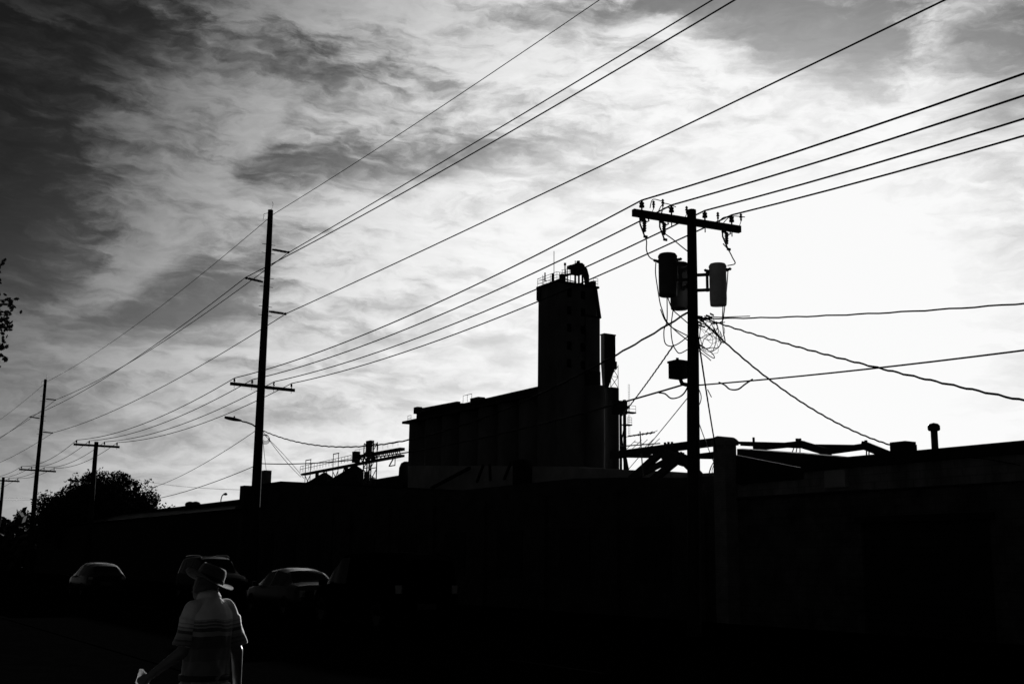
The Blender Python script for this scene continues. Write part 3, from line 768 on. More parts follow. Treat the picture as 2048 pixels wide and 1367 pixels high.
MB().box(242.0, 244.4, 110.4, 111.4, 25.8, 29.3).build('hopper', 'rust', lt)
MB().bar(G(241.8, 110.8, 26.5), G(240.6, 110.8, 24.5), .8).build('spout', 'rust', lt)
MB().bar(G(244.0, 110.7, 0), G(244.0, 110.7, 26), .28).bar(G(242.6, 110.7, 0), G(242.6, 110.7, 26), .25).build('bucket_leg', 'rust', lt)
MB().tube([G(240.4, 110.2, 28.6), G(241.2, 110.4, 28.9)], .25, 6).build('drive_motor', 'rust', lt)
for u0, r, zp, lab in ((271, 10.6, 23.6, 'steel grain bin with a cone roof under the outer end of the conveyor bridge'), (252.5, 11.6, 24.2, 'steel grain bin with a cone roof beside the lattice leg tower')):
    c = G(u0, 111.5, 0); t = thing('grain_bin', lab, 'grain bin', c, 'cone roofed grain bins')
    MB().cyl(c, r, 0, zp - r * .64, 36).build('bin_wall', 'sheet', t)
    rf = MB().lathe(c, [(r * 1.02, zp - r * .64), (.35, zp - .05), (.35, zp + .12), (.001, zp + .2)], 36).build('cone_roof', 'sheet', t)
    for k in range(18):
        th = k * math.pi / 9; d_ = Vector((math.cos(th), math.sin(th), 0))
        MB().bar(c + d_ * r * 1.01 + Z * (zp - r * .63 + .03), c + d_ * .4 + Z * (zp - .02), .08, .10).build('roof_rib', 'sheet', rf)

# ------------------------------------------------------------------ street front buildings
def courses(parent, mb, name, m): return mb.build(name, m, parent)
# garage with roller door (right)
gar = thing('garage_building', 'low painted block garage with a wide roller door and a vent pipe on its roof', 'building', G(15, 23, 0))
w = MB()
DU0, DU1, DZ = 16.75, 20.5, 2.79
w.box(DU1, 25.5, 23.0, 23.3, 0, 3.555); w.box(4.0, DU0, 23.0, 23.3, 0, 3.555); w.box(DU0, DU1, 23.0, 23.3, DZ, 3.555)
w.build('front_wall', 'block', gar)
MB().box(4.0, 25.5, 23.004, 23.296, 3.556, 4.2).build('painted_band', 'blockp', gar)
w = MB(); w.box(4.0, 4.3, 23.3, 40, 0, 4.2); w.box(25.2, 25.5, 23.3, 40, 0, 4.2); w.box(4.3, 25.2, 39.7, 40, 0, 4.2); w.build('side_wall', 'block', gar)
MB().box(22.4, 25.4, 23.35, 40.1, 3.95, 4.1).build('sunken_roof', 'tar', gar)
rf = MB().box(3.9, 22.4, 22.9, 40.1, 4.2, 4.48).build('roof', 'tar', gar)
MB().box(22.4, 24.98, 22.95, 22.99, 4.0, 4.30, 4.84).build('broken_eave', 'tar', gar)
MB().box(20.2, 24.99, 22.93, 23.0, 3.56, 3.62).build('ledge', 'tar', gar)
MB().box(15.0, 20.2, 22.95, 23.0, 3.56, 3.60).build('ledge', 'tar', gar)
MB().box(20.85, 21.55, 22.88, 23.0, 3.72, 4.16).build('wall_patch', 'pale', gar)
MB().box(16.6, 20.65, 22.93, 23.0, 2.79, 2.95).build('lintel', 'tar', gar)
dr = thing_ = MB().box(DU0, DU1, 23.12, 23.18, 0, DZ).build('roller_door', 'doorm', gar)
for k in range(14):
    MB().box(DU0 + .01, DU1 - .01, 23.09, 23.12, .02 + k * .197, .19 + k * .197).build('door_slat', 'doorm', dr)
for k, (u_, z_) in enumerate(((23.4, 3.9), (22.2, 4.05))):
    pass
loose('wall_conduit', [PN(1480, 966, 22.97), PN(1484, 969, 22.95), PN(1490, 970, 22.95), PN(1494, 966, 22.97)], .015, '', parent=gar)
loose('wall_conduit', [PN(1905, 912, 22.98), PN(1960, 916, 22.96), PN(2000, 922, 22.96), PN(2040, 930, 22.98)], .012, '', parent=gar)
# roof furniture
v1 = thing('roof_vent', 'square stepped vent box on the garage roof taking the service drop', 'roof vent', G(20.05, 24.3, 4.48))
MB().box(19.75, 20.5, 24.1, 24.55, 4.48, 4.64).build('curb', 'sheet', v1)
MB().box(19.85, 20.43, 24.15, 24.5, 4.64, 4.82).build('vent_body', 'sheet', v1)
MB().box(19.9, 20.40, 24.12, 24.53, 4.82, 4.90).build('vent_cap', 'sheet', v1)
pc = G(18.9, 24.0, 4.48)
v2 = thing('vent_pipe', 'slim capped vent pipe standing alone on the garage roof', 'vent pipe', pc)
MB().cyl(pc, .085, 0, .62, 12).build('pipe', 'steel', v2)
MB().lathe(pc, [(.13, .58), (.15, .61), (.15, .70), (.11, .75), (.001, .78)], 12).build('pipe_cap', 'steel', v2)
# brick pier with an arched top
pi = thing('brick_pier', 'tall brick pier with a curved cap between the garage and the roofless building', 'pier', G(25.25, 22.6, 0))
PU0, PU1, PN0, PN1 = 25.0, 25.50, 22.55, 22.995
MB().box(PU0, PU1, PN0, PN1, 0, 5.12).build('shaft', 'brickm', pi)
cap = MB(); vs = []; K = 9
for i in range(K):
    f = i / (K - 1); uu = PU1 + .05 - f * (PU1 - PU0 + .1); zz = 5.36 - .14 * (2 * f - 1) ** 2 + .02
    for n_ in (PN0 - .05, PN1 + .05): vs += [G(uu, n_, 5.12), G(uu, n_, zz)]
fs = []
for i in range(K - 1):
    a = i * 4; b = a + 4
    fs += [(a, b, b + 1, a + 1), (a + 2, a + 3, b + 3, b + 2), (a + 1, b + 1, b + 3, a + 3), (a, a + 2, b + 2, b)]
fs += [(0, 1, 3, 2), ((K - 1) * 4, (K - 1) * 4 + 2, (K - 1) * 4 + 3, (K - 1) * 4 + 1)]
cap.add(vs, fs).build('cap', 'brickm', pi)
# roofless building left of the pier
rl = thing('roofless_building', 'long brick building with its roof gone and bare timbers showing above the wall', 'building', G(40, 23, 0))
fr = MB(); us = [25.52, 27.5, 30, 33.2, 36, 40.5, 44, 47, 50, 54.5]; zs = [4.28, 4.32, 4.48, 4.62, 4.62, 4.6, 4.6, 4.6, 4.58, 4.58]
for i in range(len(us) - 1): fr.box(us[i], us[i + 1], 23.0, 23.35, 0, zs[i], zs[i + 1])
fr.build('front_wall', 'brickd', rl)
w = MB(); w.box(25.55, 54.5, 44.0, 44.35, 0, 5.0); w.box(25.55, 25.9, 23.35, 44.0, 0, 4.25); w.box(54.15, 54.5, 23.35, 44.0, 0, 5.0); w.build('rear_wall', 'brickd', rl)
for k in range(6):
    u_ = 28 + k * 4.3; MB().box(u_, u_ + 1.8, 22.96, 23.0, 1.2, 2.9).build('boarded_window', 'doorm', rl)
for k in range(7):
    u_ = 26.3 + k * 4.3; MB().box(u_, u_ + .5, 22.85, 23.0, 0, 4.1).build('pilaster', 'brickd', rl)
def beam(a, b, w_, h_, name='beam'): return MB().bar(a, b, w_, h_).build(name, 'timber', rl)
pn = lambda x, y, n: PN(x, y, n)
beam(pn(1225, 910, 30), pn(1440, 882, 30), .3, .30)
beam(pn(1232, 911, 30.6), pn(1440, 914, 30.6), .22, .14)
beam(pn(1375, 914, 30.4), pn(1440, 906, 30.4), .25, .16)
beam(pn(1336, 892, 29.8), pn(1262, 958, 29.8), .22, .26)
beam(pn(1336, 892, 29.7), pn(1392, 946, 29.7), .22, .22)
beam(pn(1366, 910, 29.3), pn(1295, 968, 29.3), .22, .26)
beam(pn(1366, 912, 29.2), pn(1400, 950, 29.2), .2, .2)
beam(pn(1340, 918, 29.5), pn(1268, 955, 29.5), .2, .2)
beam(pn(1330, 908, 29.4), pn(1372, 922, 29.4), .3, .42)
beam(G(32.6, 30.3, 6.24), G(33.2, 34.0, 6.42), .2, .11)
beam(pn(1440, 884, 30.0), pn(1600, 888, 30.0), .22, .10)
beam(pn(1510, 896, 29.0), pn(1606, 886, 29.0), .2, .17)
beam(pn(1600, 887, 29.0), pn(1660, 905, 29.0), .2, .24)
beam(pn(1645, 904, 28.6), pn(1738, 891, 28.6), .2, .18)
beam(pn(1600, 891, 29.6), pn(1735, 893, 29.6), .2, .12)
beam(pn(1726, 889, 28.4), pn(1778, 910, 28.4), .2, .24)
for px in (1733, 1738): beam(pn(px, 894, 28.4), pn(px, 918, 28.4), .03, .03, 'hanger_rod')
for px in (1592, 1596, 1600): beam(pn(px, 884, 28.9), pn(px - 8 + (px - 1592), 905, 28.9), .025, .025, 'hanger_rod')
beam(pn(1507, 874, 28.5), pn(1508, 896, 28.5), .06, .06, 'stub_post')
for px, py in ((1330, 889), (1337, 888), (1344, 888), (1594, 882), (1600, 882), (1732, 886), (1362, 908)): MB().cyl(pn(px, py, 29.0), .05, -.05, .10, 6).build('bolt', 'steel', rl)
# fallen roof deck leaning behind the garage eave
a = [pn(x, y, 25.6) for x, y in ((1474, 897), (1520, 900), (1600, 906), (1660, 911), (1705, 916), (1740, 917), (1775, 909), (1775, 950), (1474, 975))]
b = [x + N * .25 + Z * .03 for x in a]
k = len(a); MB().add(a + b, [tuple(range(k)), tuple(range(2 * k - 1, k - 1, -1))] + [(i, (i + 1) % k, k + (i + 1) % k, k + i) for i in range(k)]).build('fallen_roof_deck', 'tar', rl)
for path in (((1429, 920), (1421, 935), (1418, 948), (1424, 950)), ((1428, 928), (1424, 940), (1426, 947)), ((1430, 922), (1424, 930), (1419, 945))):
    loose('hanging_cable', [PN(x, y, 22.7) for x, y in path], .010, '', parent=rl)
# chimney building at the far end of the row
cbd = thing('brick_building', 'taller dark brick building with a square chimney next to the tall lamp pole', 'building', G(61, 23, 0))
w = MB(); w.box(54.55, 62.0, 22.95, 44, 0, 5.36, 5.48); w.box(62.0, 67.3, 22.95, 44, 0, 5.98); w.build('walls', 'brickd', cbd)
MB().box(62.0, 67.35, 22.9, 44.05, 5.98, 6.08).build('coping', 'tar', cbd)
MB().box(67.3, 68.1, 22.6, 23.5, 0, 6.1).build('corner_pier', 'brickd', cbd); MB().box(67.2, 68.45, 22.5, 23.6, 4.75, 4.9).build('pier_band', 'brickd', cbd)
MB().box(66.2, 67.2, 23.4, 23.85, 6.08, 6.98).build('chimney', 'brickm', cbd)
for k in range(3): MB().box(56 + k * 3.4, 57.6 + k * 3.4, 22.91, 22.95, 1.4, 3.2).build('boarded_window', 'doorm', cbd)
# pale warehouse behind the row
pw = thing('pale_warehouse', 'pale rendered warehouse behind the roofless building at the foot of the elevator', 'building', G(70, 46, 0))
w = MB(); w.box(56, 66, 46, 70, 0, 7.45, 8.3); w.box(66, 92.5, 46, 70, 0, 8.4, 10.2); w.build('walls', 'pale', pw)
MB().box(72, 73.6, 45.3, 46, 0, 9.3).build('downpipe_box', 'tar', pw)
MB().box(55.8, 92.6, 45.9, 70.1, 0.01, .3).build('plinth', 'conc', pw)
for k in range(4):
    m_ = MB().bar(G(79.5 - k * 2.1, 45.6, 8.0), G(79.0 - k * 2.1 + (.6 if k % 2 else -.5), 45.6, 9.3), .16); m_.build('brace', 'tar', pw)
MB().bar(G(80.5, 45.5, 9.2), G(87.0, 45.5, 7.9), .22).build('brace', 'tar', pw)
MB().box(43.5, 55.9, 46, 60, 0, 7.0, 7.2).build('rear_shed', 'pale', pw)
# TV antenna on the wall of the roofless building
an0 = PN(1287, 950, 23.2)
ta = thing('television_antenna', 'rooftop television antenna with two booms above the roofless building wall', 'antenna', an0)
top = PN(1280, 862, 23.2)
MB().tube([an0 - Z * .3, top], .02, 6).build('mast', 'steel', ta)
bm_ = MB().tube([PN(1256, 872, 23.1), PN(1309, 864, 23.1)], .024, 5).build('boom', 'steel', ta)
bm2 = MB().tube([PN(1240, 892, 23.1), PN(1320, 886, 23.1)], .02, 5).build('boom', 'steel', ta)
for k in range(7):
    q = PN(1256 + k * 8.5, 872 - k * 1.28, 23.1); L = .22 + .05 * k
    MB().tube([q - N * L * .5 - U * L, q + N * L * .5 + U * L], .010, 4).build('element', 'steel', bm_)
for k in range(5):
    q = PN(1262 + k * 12, 890 - k * .9, 23.1); L = .3
    MB().tube([q - U * L * .8 + Z * .14, q + U * L * .8 - Z * .10], .010, 4).build('element', 'steel', bm2)
MB().tube([PN(1268, 883, 23.1), PN(1309, 892, 23.1)], .012, 4).build('element', 'steel', bm2)
# low gabled warehouse down the street with roof vents
lw = thing('gabled_warehouse', 'long low warehouse with a shallow roof farther down the street', 'building', G(110, 27, 0))
w = MB(); w.box(71, 150, 25, 60, 0, 5.05); w.build('walls', 'sheet', lw)
r_ = MB(); a = [G(70.8, 24.8, 5.0), G(70.8, 60, 5.0), G(150, 60, 5.0), G(150, 24.8, 5.0)]; b = [G(70.8, 31, 5.75), G(70.8, 54, 5.75), G(150, 54, 6.55), G(150, 31, 6.55)]
a2 = [G(74, 29.8, 5.9), G(150.0, 29.8, 6.7)]
r_.add([G(70.8, 24.8, 5.05), G(70.8, 30, 5.6), G(70.8, 60, 5.05), G(73, 30, 5.95), G(90, 30, 6.5), G(150, 30, 6.6), G(150, 24.8, 5.3), G(150, 60, 5.3)],
       [(0, 6, 5, 4, 3), (0, 3, 1), (1, 3, 2), (3, 4, 5, 7, 2)])
r_.build('roof', 'tar', lw)
for px in (380, 391):
    q = PN(px, 1011, 30); vt = MB().lathe(Vector((q.x, q.y, q.z - .3)), [(.18, -.4), (.18, .2), (.4, .25), (.46, .42), (.36, .6), (.15, .68), (.001, .7)], 12).build('turbine_vent', 'steel', lw)
# gooseneck lamp standing behind the warehouse end
gl0 = PN(441, 1010, 32); gl0z = Vector((gl0.x, gl0.y, 0))
gl = thing('street_lamp', 'small gooseneck street lamp showing above the low warehouse roof', 'street lamp', gl0z)
MB().tube([gl0z, gl0], [.09, .06], 8).tube([gl0, PN(442, 998, 32), PN(444, 991, 32), PN(448, 987, 32)], .05, 6).build('post', 'steel', gl)
MB().lathe(PN(451, 988, 32), [(.001, .16), (.14, .1), (.17, 0), (.14, -.06), (.001, -.1)], 10).build('lamp_head', 'steel', gl)

# ------------------------------------------------------------------ trees
def tree(label, base, height, rx, crown_z, rz, leaves, leaf, seed, clumps=40, group='leafy trees', trunk_r=.3, squash=1.0, shape=None):
    rn = random.Random(seed)
    t = thing('tree', label, 'tree', base, group)
    cc = base + Z * crown_z
    tm = MB().tube([base, base + Z * crown_z * .4 + Vector((.1, .1, 0)), cc], [trunk_r * 1.25, trunk_r, trunk_r * .6], 9)
    cl = []
    for k in range(clumps):
        th = rn.uniform(0, 2 * math.pi); ph = math.acos(rn.uniform(-.6, 1)); rr = rn.uniform(.45, 1.0)
        c = cc + Vector((math.cos(th) * math.sin(ph) * rx * rr, math.sin(th) * math.sin(ph) * rx * rr, math.cos(ph) * rz * rr))
        cl.append((c, rn.uniform(.13, .26) * rx))
    for c, r in cl[:22]:
        m0 = base + Z * crown_z * rn.uniform(.45, .9); md = m0.lerp(c, .55) + Z * .1 * rx
        tm.tube([m0, md, c], [trunk_r * .4, trunk_r * .22, trunk_r * .06], 5, False)
    tm.build('trunk', 'bark', t)
    vs = []; fs = []
    for k in range(leaves):
        c, r = cl[rn.randrange(len(cl))]
        d = Vector((rn.gauss(0, 1), rn.gauss(0, 1), rn.gauss(0, 1))).normalized() * r * rn.uniform(.3, 1.12) ** .6
        p = c + d
        n_ = Vector((rn.gauss(0, 1), rn.gauss(0, 1), rn.gauss(0, 1) + .5)).normalized(); a = n_.orthogonal().normalized(); a.rotate(Matrix.Rotation(rn.uniform(0, 6.28), 3, n_)); b = n_.cross(a)
        L = leaf * rn.uniform(.6, 1.3); o = len(vs)
        vs += [p - a * L * .5, p + b * L * .28 - a * L * .1, p + a * L * .5, p - b * L * .28 - a * L * .1 + n_ * L * .08]
        fs.append((o, o + 1, o + 2, o + 3))
    cr = MB().add(vs, fs).build('crown', 'leaf', t)
    return t
tb_ = PN(200, 1100, 29.5)
tree('broad leafy tree behind the short lamp pole', G(137, 29.6, 0), 11, 7.2, 6.3, 4.7, 46000, .34, 23, 110, trunk_r=.35)
tree('leafy tree joined to the broad tree, behind the distant transmission pole', G(146, 28.5, 0), 8, 4.4, 4.8, 3.2, 14000, .36, 12, 40)
tree('small round tree beyond the distant transmission pole', G(178, 27.5, 0), 8, 5.0, 5.0, 3.3, 13000, .40, 13, 40)
# hedge mass that closes the street end
hv = []; hf = []; rn = random.Random(5)
for k in range(9000):
    p = G(rn.uniform(150, 330), rn.uniform(24, 30), 0); p.z = abs(rn.gauss(0, 1)) ** .8 * 1.9 + rn.uniform(0, 3.2)
    n_ = Vector((rn.gauss(0, 1), rn.gauss(0, 1), rn.gauss(0, 1))).normalized(); a = n_.orthogonal().normalized(); b = n_.cross(a); L = rn.uniform(.5, 1.0); o = len(hv)
    hv += [p - a * L, p + b * L * .6, p + a * L, p - b * L * .6]; hf.append((o, o + 1, o + 2, o + 3))
hd_ = MB().add(hv, hf).build('hedgerow', 'leaf', origin=G(240, 27, 0)); hd_['kind'] = 'stuff'; hd_['label'] = 'dark hedgerow closing the far end of the street'
ds = thing('distant_shed', 'dark low shed beyond the small round tree at the street end', 'building', G(215, 30, 0))
MB().box(185, 340, 31, 60, 0, 6.2).build('walls', 'sheet', ds); MB().box(184.5, 340.5, 30.5, 60.5, 6.2, 6.5).build('roof', 'tar', ds)

# near tree whose twigs reach in from the left: oak-like leaf sprays
def leaf_outline(L):
    pts = [(0, 0)]
    lob = [(.15, .10), (.22, .26), (.34, .14), (.45, .34), (.55, .16), (.70, .30), (.76, .12), (1.0, 0)]
    pts += lob + [(x, -y) for x, y in lob[-2::-1]]
    return [(x * L, y * L) for x, y in pts]
nt_ = thing('tree', 'near tree with lobed leaves reaching in at the picture edge', 'tree', PD(-420, 1100, 13.5) * 1.0, 'leafy trees')
nb_ = Vector(nt_['_o']); nb_.z = 0; nt_.location = nb_; nt_['_o'] = tuple(nb_)
nt_['label'] = 'near tree whose lobed leaf sprays hang alone against the open sky'
tm = MB().tube([nb_, nb_ + Z * 2.2, nb_ + Z * 4.6 + Vector((.3, 0, 0))], [.24, .19, .12], 10)
rn = random.Random(21)
cr = MB(); vs = []; fs = []
sprays = [((10, 638), 40), ((16, 607), 20), ((24, 610), 10), ((8, 600), 16), ((20, 656), 14), ((4, 665), 18), ((0, 625), 22), ((-4, 640), 24), ((2, 690), 16), ((10, 712), 10), ((-2, 720), 12), ((1, 528), 8), ((0, 585), 7), ((-2, 540), 8), ((-8, 560), 14), ((-3, 650), 12), ((-6, 700), 12), ((18, 630), 10), ((6, 648), 16)]
for k in range(150):
    sprays.append(((rn.uniform(-620, -18), rn.gauss(600, 110)), rn.uniform(16, 30)))
hub = nb_ + Z * 4.3
for (x, y), s_ in sprays:
    D_ = rn.uniform(12.6, 13.6) if x > -20 else rn.uniform(10.8, 16)
    c = PD(x, y, D_)
    if x < -60 or rn.random() < .5: tm.tube([hub, hub.lerp(c, .6) + Z * .15, c], [.035, .016, .005], 4, False)
    else:
        tm.tube([PD(x - 70, y + 14, D_), PD(x - 30, y + 2, D_), c], [.016, .011, .006], 5, False)
    for j in range(max(3, int(s_ * .55))):
        sp = s_ / F * D_ * .55
        p = c + Vector((rn.gauss(0, 1) * sp * .6, rn.gauss(0, 1) * sp, rn.gauss(0, 1) * sp * .6))
        n_ = Vector((rn.gauss(0, .5), -1, rn.gauss(0, .6))).normalized(); a = Vector((rn.uniform(-1, 1), rn.gauss(0, .3), rn.uniform(-1, 1))); a = (a - n_ * a.dot(n_)).normalized(); b = n_.cross(a)
        o = len(vs); ol = leaf_outline(rn.uniform(.05, .085))
        vs += [p + a * px_ + b * py_ for px_, py_ in ol]
        # fan of triangles about the midrib keeps the lobes
        m_i = len(vs); vs.append(p + a * .03)
        for i in range(len(ol)): fs.append((m_i, o + i, o + (i + 1) % len(ol)))
tm.build('trunk', 'bark', nt_)
cr.add(vs, fs).build('crown', 'leaf', nt_)

# ------------------------------------------------------------------ cars
def interp(tab, x):
    for a, b in zip(tab[:-1], tab[1:]):
        if x <= b[0]:
            f = (x - a[0]) / (b[0] - a[0]); f = max(0, min(1, f)); f = f * f * (3 - 2 * f) * .5 + f * .5
            return [a[i] + (b[i] - a[i]) * f for i in range(len(a))]
    return list(tab[-1])
SEDAN = [(-2.32, .66, .36, .70, .80, .58), (-2.2, .82, .24, .84, .96, .68), (-1.6, .88, .2, .92, 1.02, .70), (-.95, .90, .2, .93, 1.37, .58), (-.25, .90, .2, .92, 1.45, .60), (.45, .90, .2, .91, 1.40, .59),
         (1.15, .89, .2, .90, .98, .70), (1.85, .87, .2, .80, .87, .68), (2.2, .80, .25, .68, .75, .60), (2.32, .64, .36, .60, .64, .52)]
HATCH = [(-2.02, .66, .36, .80, .95, .56), (-1.95, .84, .24, .92, 1.06, .62), (-1.45, .88, .2, .95, 1.36, .56), (-.9, .89, .2, .95, 1.46, .58), (-.2, .89, .2, .94, 1.50, .60), (.4, .89, .2, .93, 1.43, .59),
         (1.1, .88, .2, .92, 1.02, .70), (1.6, .86, .2, .82, .90, .68), (1.95, .80, .25, .70, .76, .60), (2.05, .64, .36, .60, .66, .52)]
SUV = [(-2.35, .70, .42, 1.00, 1.35, .58), (-2.28, .88, .30, 1.08, 1.66, .62), (-2.0, .93, .28, 1.10, 1.78, .66), (-1.0, .94, .28, 1.10, 1.82, .68), (.1, .94, .28, 1.09, 1.82, .68), (.55, .94, .28, 1.08, 1.72, .67),
       (1.2, .93, .28, 1.07, 1.16, .74), (1.9, .91, .28, 1.00, 1.08, .74), (2.25, .86, .32, .88, .95, .68), (2.38, .72, .45, .80, .84, .60)]
VAN = [(-2.6, .74, .42, 1.00, 1.72, .66), (-2.52, .92, .30, 1.10, 1.84, .74), (-2.0, .96, .28, 1.12, 1.90, .80), (-.5, .97, .28, 1.12, 1.92, .82), (.7, .97, .28, 1.11, 1.88, .80), (1.2, .97, .28, 1.09, 1.62, .76),
       (1.75, .95, .28, 1.06, 1.16, .80), (2.2, .92, .28, .98, 1.05, .76), (2.5, .86, .34, .84, .92, .68), (2.6, .70, .45, .78, .82, .60)]
def car(name, label, cat, tab, loc, heading, paint, cabin, wind, rear, tail_bright=False, group='cars on the street'):
    t = thing(name, label, cat, loc, group); o = Vector(loc)
    h = Vector(heading).normalized(); s = Vector((h.y, -h.x, 0))
    wp = lambda x, y, z: o + h * x + s * y + Z * z
    x0, x1 = tab[0][0], tab[-1][0]; n = 44
    B = {k: MB() for k in ('body', 'windshield', 'rear_window', 'side_window_a', 'side_window_b')}
    secs = []
    for i in range(n + 1):
        x = x0 + (x1 - x0) * i / n
        _, w, zb, zs, zt, wtp = interp(tab, x)
        half = [(0, zb), (w * .9, zb), (w, zb + .14), (w * 1.01, (zb + zs) / 2), (w * .985, zs - .05), (w * .96, zs), (wtp + (w * .96 - wtp) * .12, zt - max(.03, (zt - zs) * .14)), (wtp - .06, zt - .02), (wtp * .5, zt + .015), (0, zt + .02)]
        secs.append((x, [wp(x, y, z) for y, z in half], [wp(x, -y, z) for y, z in half]))
    for i in range(n):
        xa, ra, la = secs[i]; xb, rb, lb = secs[i + 1]; xm = (xa + xb) / 2
        for j in range(9):
            for side, a_, b_ in (('a', ra, rb), ('b', la, lb)):
                key = 'body'
                if j == 5 and cabin[0] < xm < cabin[1] and not any(abs(xm - q) < .05 for q in cabin[2:]): key = 'side_window_' + side
                if j >= 7 and wind[0] < xm < wind[1]: key = 'windshield'
                if j >= 7 and rear[0] < xm < rear[1]: key = 'rear_window'
                q = [a_[j], b_[j], b_[j + 1], a_[j + 1]]
                B[key].add(q, [(0, 1, 2, 3) if side == 'a' else (3, 2, 1, 0)], True)
    for sec in (secs[0], secs[-1]):
        B['body'].add(sec[1] + sec[2][::-1], [tuple(range(20))])
    def weld(ob, d=.0005):
        bm = bmesh.new(); bm.from_mesh(ob.data); bmesh.ops.remove_doubles(bm, verts=bm.verts, dist=d); bmesh.ops.recalc_face_normals(bm, faces=bm.faces); bm.to_mesh(ob.data); bm.free()
    for k, mb in B.items():
        if mb.v: weld(mb.build(k.replace('_a', '').replace('_b', '') if k.startswith('side') else k, paint if k == 'body' else 'glass', t))
    body = [c for c in COL.objects if c.parent == t and c.name.startswith('body')][0]
    rw = .33 if tab in (SEDAN, HATCH) else .37
    for fx in (x0 + .82, x1 - .86):
        w = interp(tab, fx)[1]
        for sg in (1, -1):
            c = wp(fx, sg * (w - .09), rw)
            wh = MB().lathe(c, [(rw * .62, -.11), (rw * .92, -.115), (rw, -.07), (rw, .07), (rw * .92, .115), (rw * .62, .11)], 20, axis=s * sg).build('wheel', 'rubber', t)
            MB().lathe(c, [(.001, .05), (rw * .2, .07), (rw * .5, .06), (rw * .62, .10)], 14, axis=s * sg).build('rim', 'steel', wh)
    for sg in (1, -1):
        wf = interp(tab, x1 - .12); MB().xbox(wp(x1 - .16, sg * (wf[1] - .16), wf[3] - .02), .12, .15, .06, h, s).build('headlight', 'lamp', t)
        wr = interp(tab, x0 + .05); MB().xbox(wp(x0 + .06, sg * (wr[1] - .10), wr[3] - .04), .06, .09 if tail_bright else .08, .055 if tail_bright else .10, h, s).build('taillight', 'lamp', t)
        xm = wind[1] - .15; wm = interp(tab, xm)
        MB().xbox(wp(xm - .1, sg * (wm[1] + .09), wm[3] + .05), .05, .10, .07, h, s).build('mirror', paint, t)
    if tab is SUV:  # bright rails added to draw the glint line along the roof
        for sg in (1, -1):
            MB().tube([wp(x, sg * (interp(tab, x)[5] - .06), interp(tab, x)[4] + (.02 if i_ in (0, 6) else .05)) for i_, x in enumerate((-2.0, -1.9, -1.2, -.5, .1, .35, .5))], .016, 6).build('glint_rail', 'chrome', t)
    MB().xbox(wp(x0 + .03, 0, .62), .04, .26, .07, h, s).build('number_plate', 'steel', t)
    for xx in (x0 - .02, x1 + .02):
        MB().xbox(wp(xx * .985, 0, .42), .06, interp(tab, xx * .97)[1] * .93, .09, h, s).build('bumper', paint, t)
    return t
def at_ground(px, D): p = PD(px, 1128, D); return Vector((p.x, p.y, 0))
car('hatchback', 'dark rounded hatchback seen from behind, farthest along the road', 'car', HATCH, at_ground(196, 53), U, 'paintd', (-1.5, .9, -.15), (.42, 1.15), (-1.95, -1.2), True)
car('parked_suv', 'dark boxy sport utility car with added glint rails behind the hatted head', 'car', SUV, at_ground(424, 51), -U, 'painted_suv', (-2.1, 1.0, -.3, -1.2), (.2, 1.2), (-2.3, -2.05))
car('sedan', 'dark sedan with a curved roof catching the light, ahead of the van', 'car', SEDAN, at_ground(590, 37.5), U, 'paintg', (-1.3, .95, -.2), (.45, 1.1), (-1.6, -1.0))
car('van', 'black van standing behind the sedan, nearly lost in the shade', 'van', VAN, at_ground(765, 31), U, 'paintv', (.2, 1.5, .95), (1.0, 1.75), (-2.55, -2.45))

# ------------------------------------------------------------------ the man in the hat
MD = 8.0
mp_ = PD(424, 1128, MD); mo = Vector((mp_.x, mp_.y, 0))
man = thing('person', 'man in a wide brimmed hat and striped polo shirt walking away', 'person', mo)
HA = R(-52)                                      # heading, from +Y
mf = Vector((math.sin(HA), math.cos(HA), 0)); mr = Vector((math.cos(HA), -math.sin(HA), 0))
def mw(x, y, z): return mo + mr * x + mf * y + Z * z       # right, forward, up
def capsule(mb, a, b, ra, rb, n=10, sides=12):
    a, b = Vector(a), Vector(b); d = (b - a).normalized(); pts = []; rr = []
    for i in range(5): th = math.pi / 2 * (i / 4); pts.append(a - d * ra * math.cos(th)); rr.append(max(.0008, ra * math.sin(th)))
    for i in range(1, 5): pts.append(a.lerp(b, i / 5)); rr.append(ra + (rb - ra) * i / 5)
    for i in range(5): th = math.pi / 2 * (i / 4); pts.append(b + d * rb * math.sin(th)); rr.append(max(.0008, rb * math.cos(th)))
    mb.tube(pts, rr, sides)
def loft(mb, rings, sides=20):
    # rings: (centre, half width along right, half depth along forward)
    vs = []
    for c, w_, d_ in rings:
        for k in range(sides):
            th = 2 * math.pi * k / sides; ct, st_ = math.cos(th), math.sin(th)
            e = .85
            vs.append(c + mr * w_ * math.copysign(abs(ct) ** e, ct) + mf * d_ * math.copysign(abs(st_) ** e, st_))
    L = len(rings)
    fs = [(i * sides + k, i * sides + (k + 1) % sides, (i + 1) * sides + (k + 1) % sides, (i + 1) * sides + k) for i in range(L - 1) for k in range(sides)]
    fs += [tuple(range(sides))[::-1], tuple(range((L - 1) * sides, L * sides))]
    mb.add(vs, fs, True)
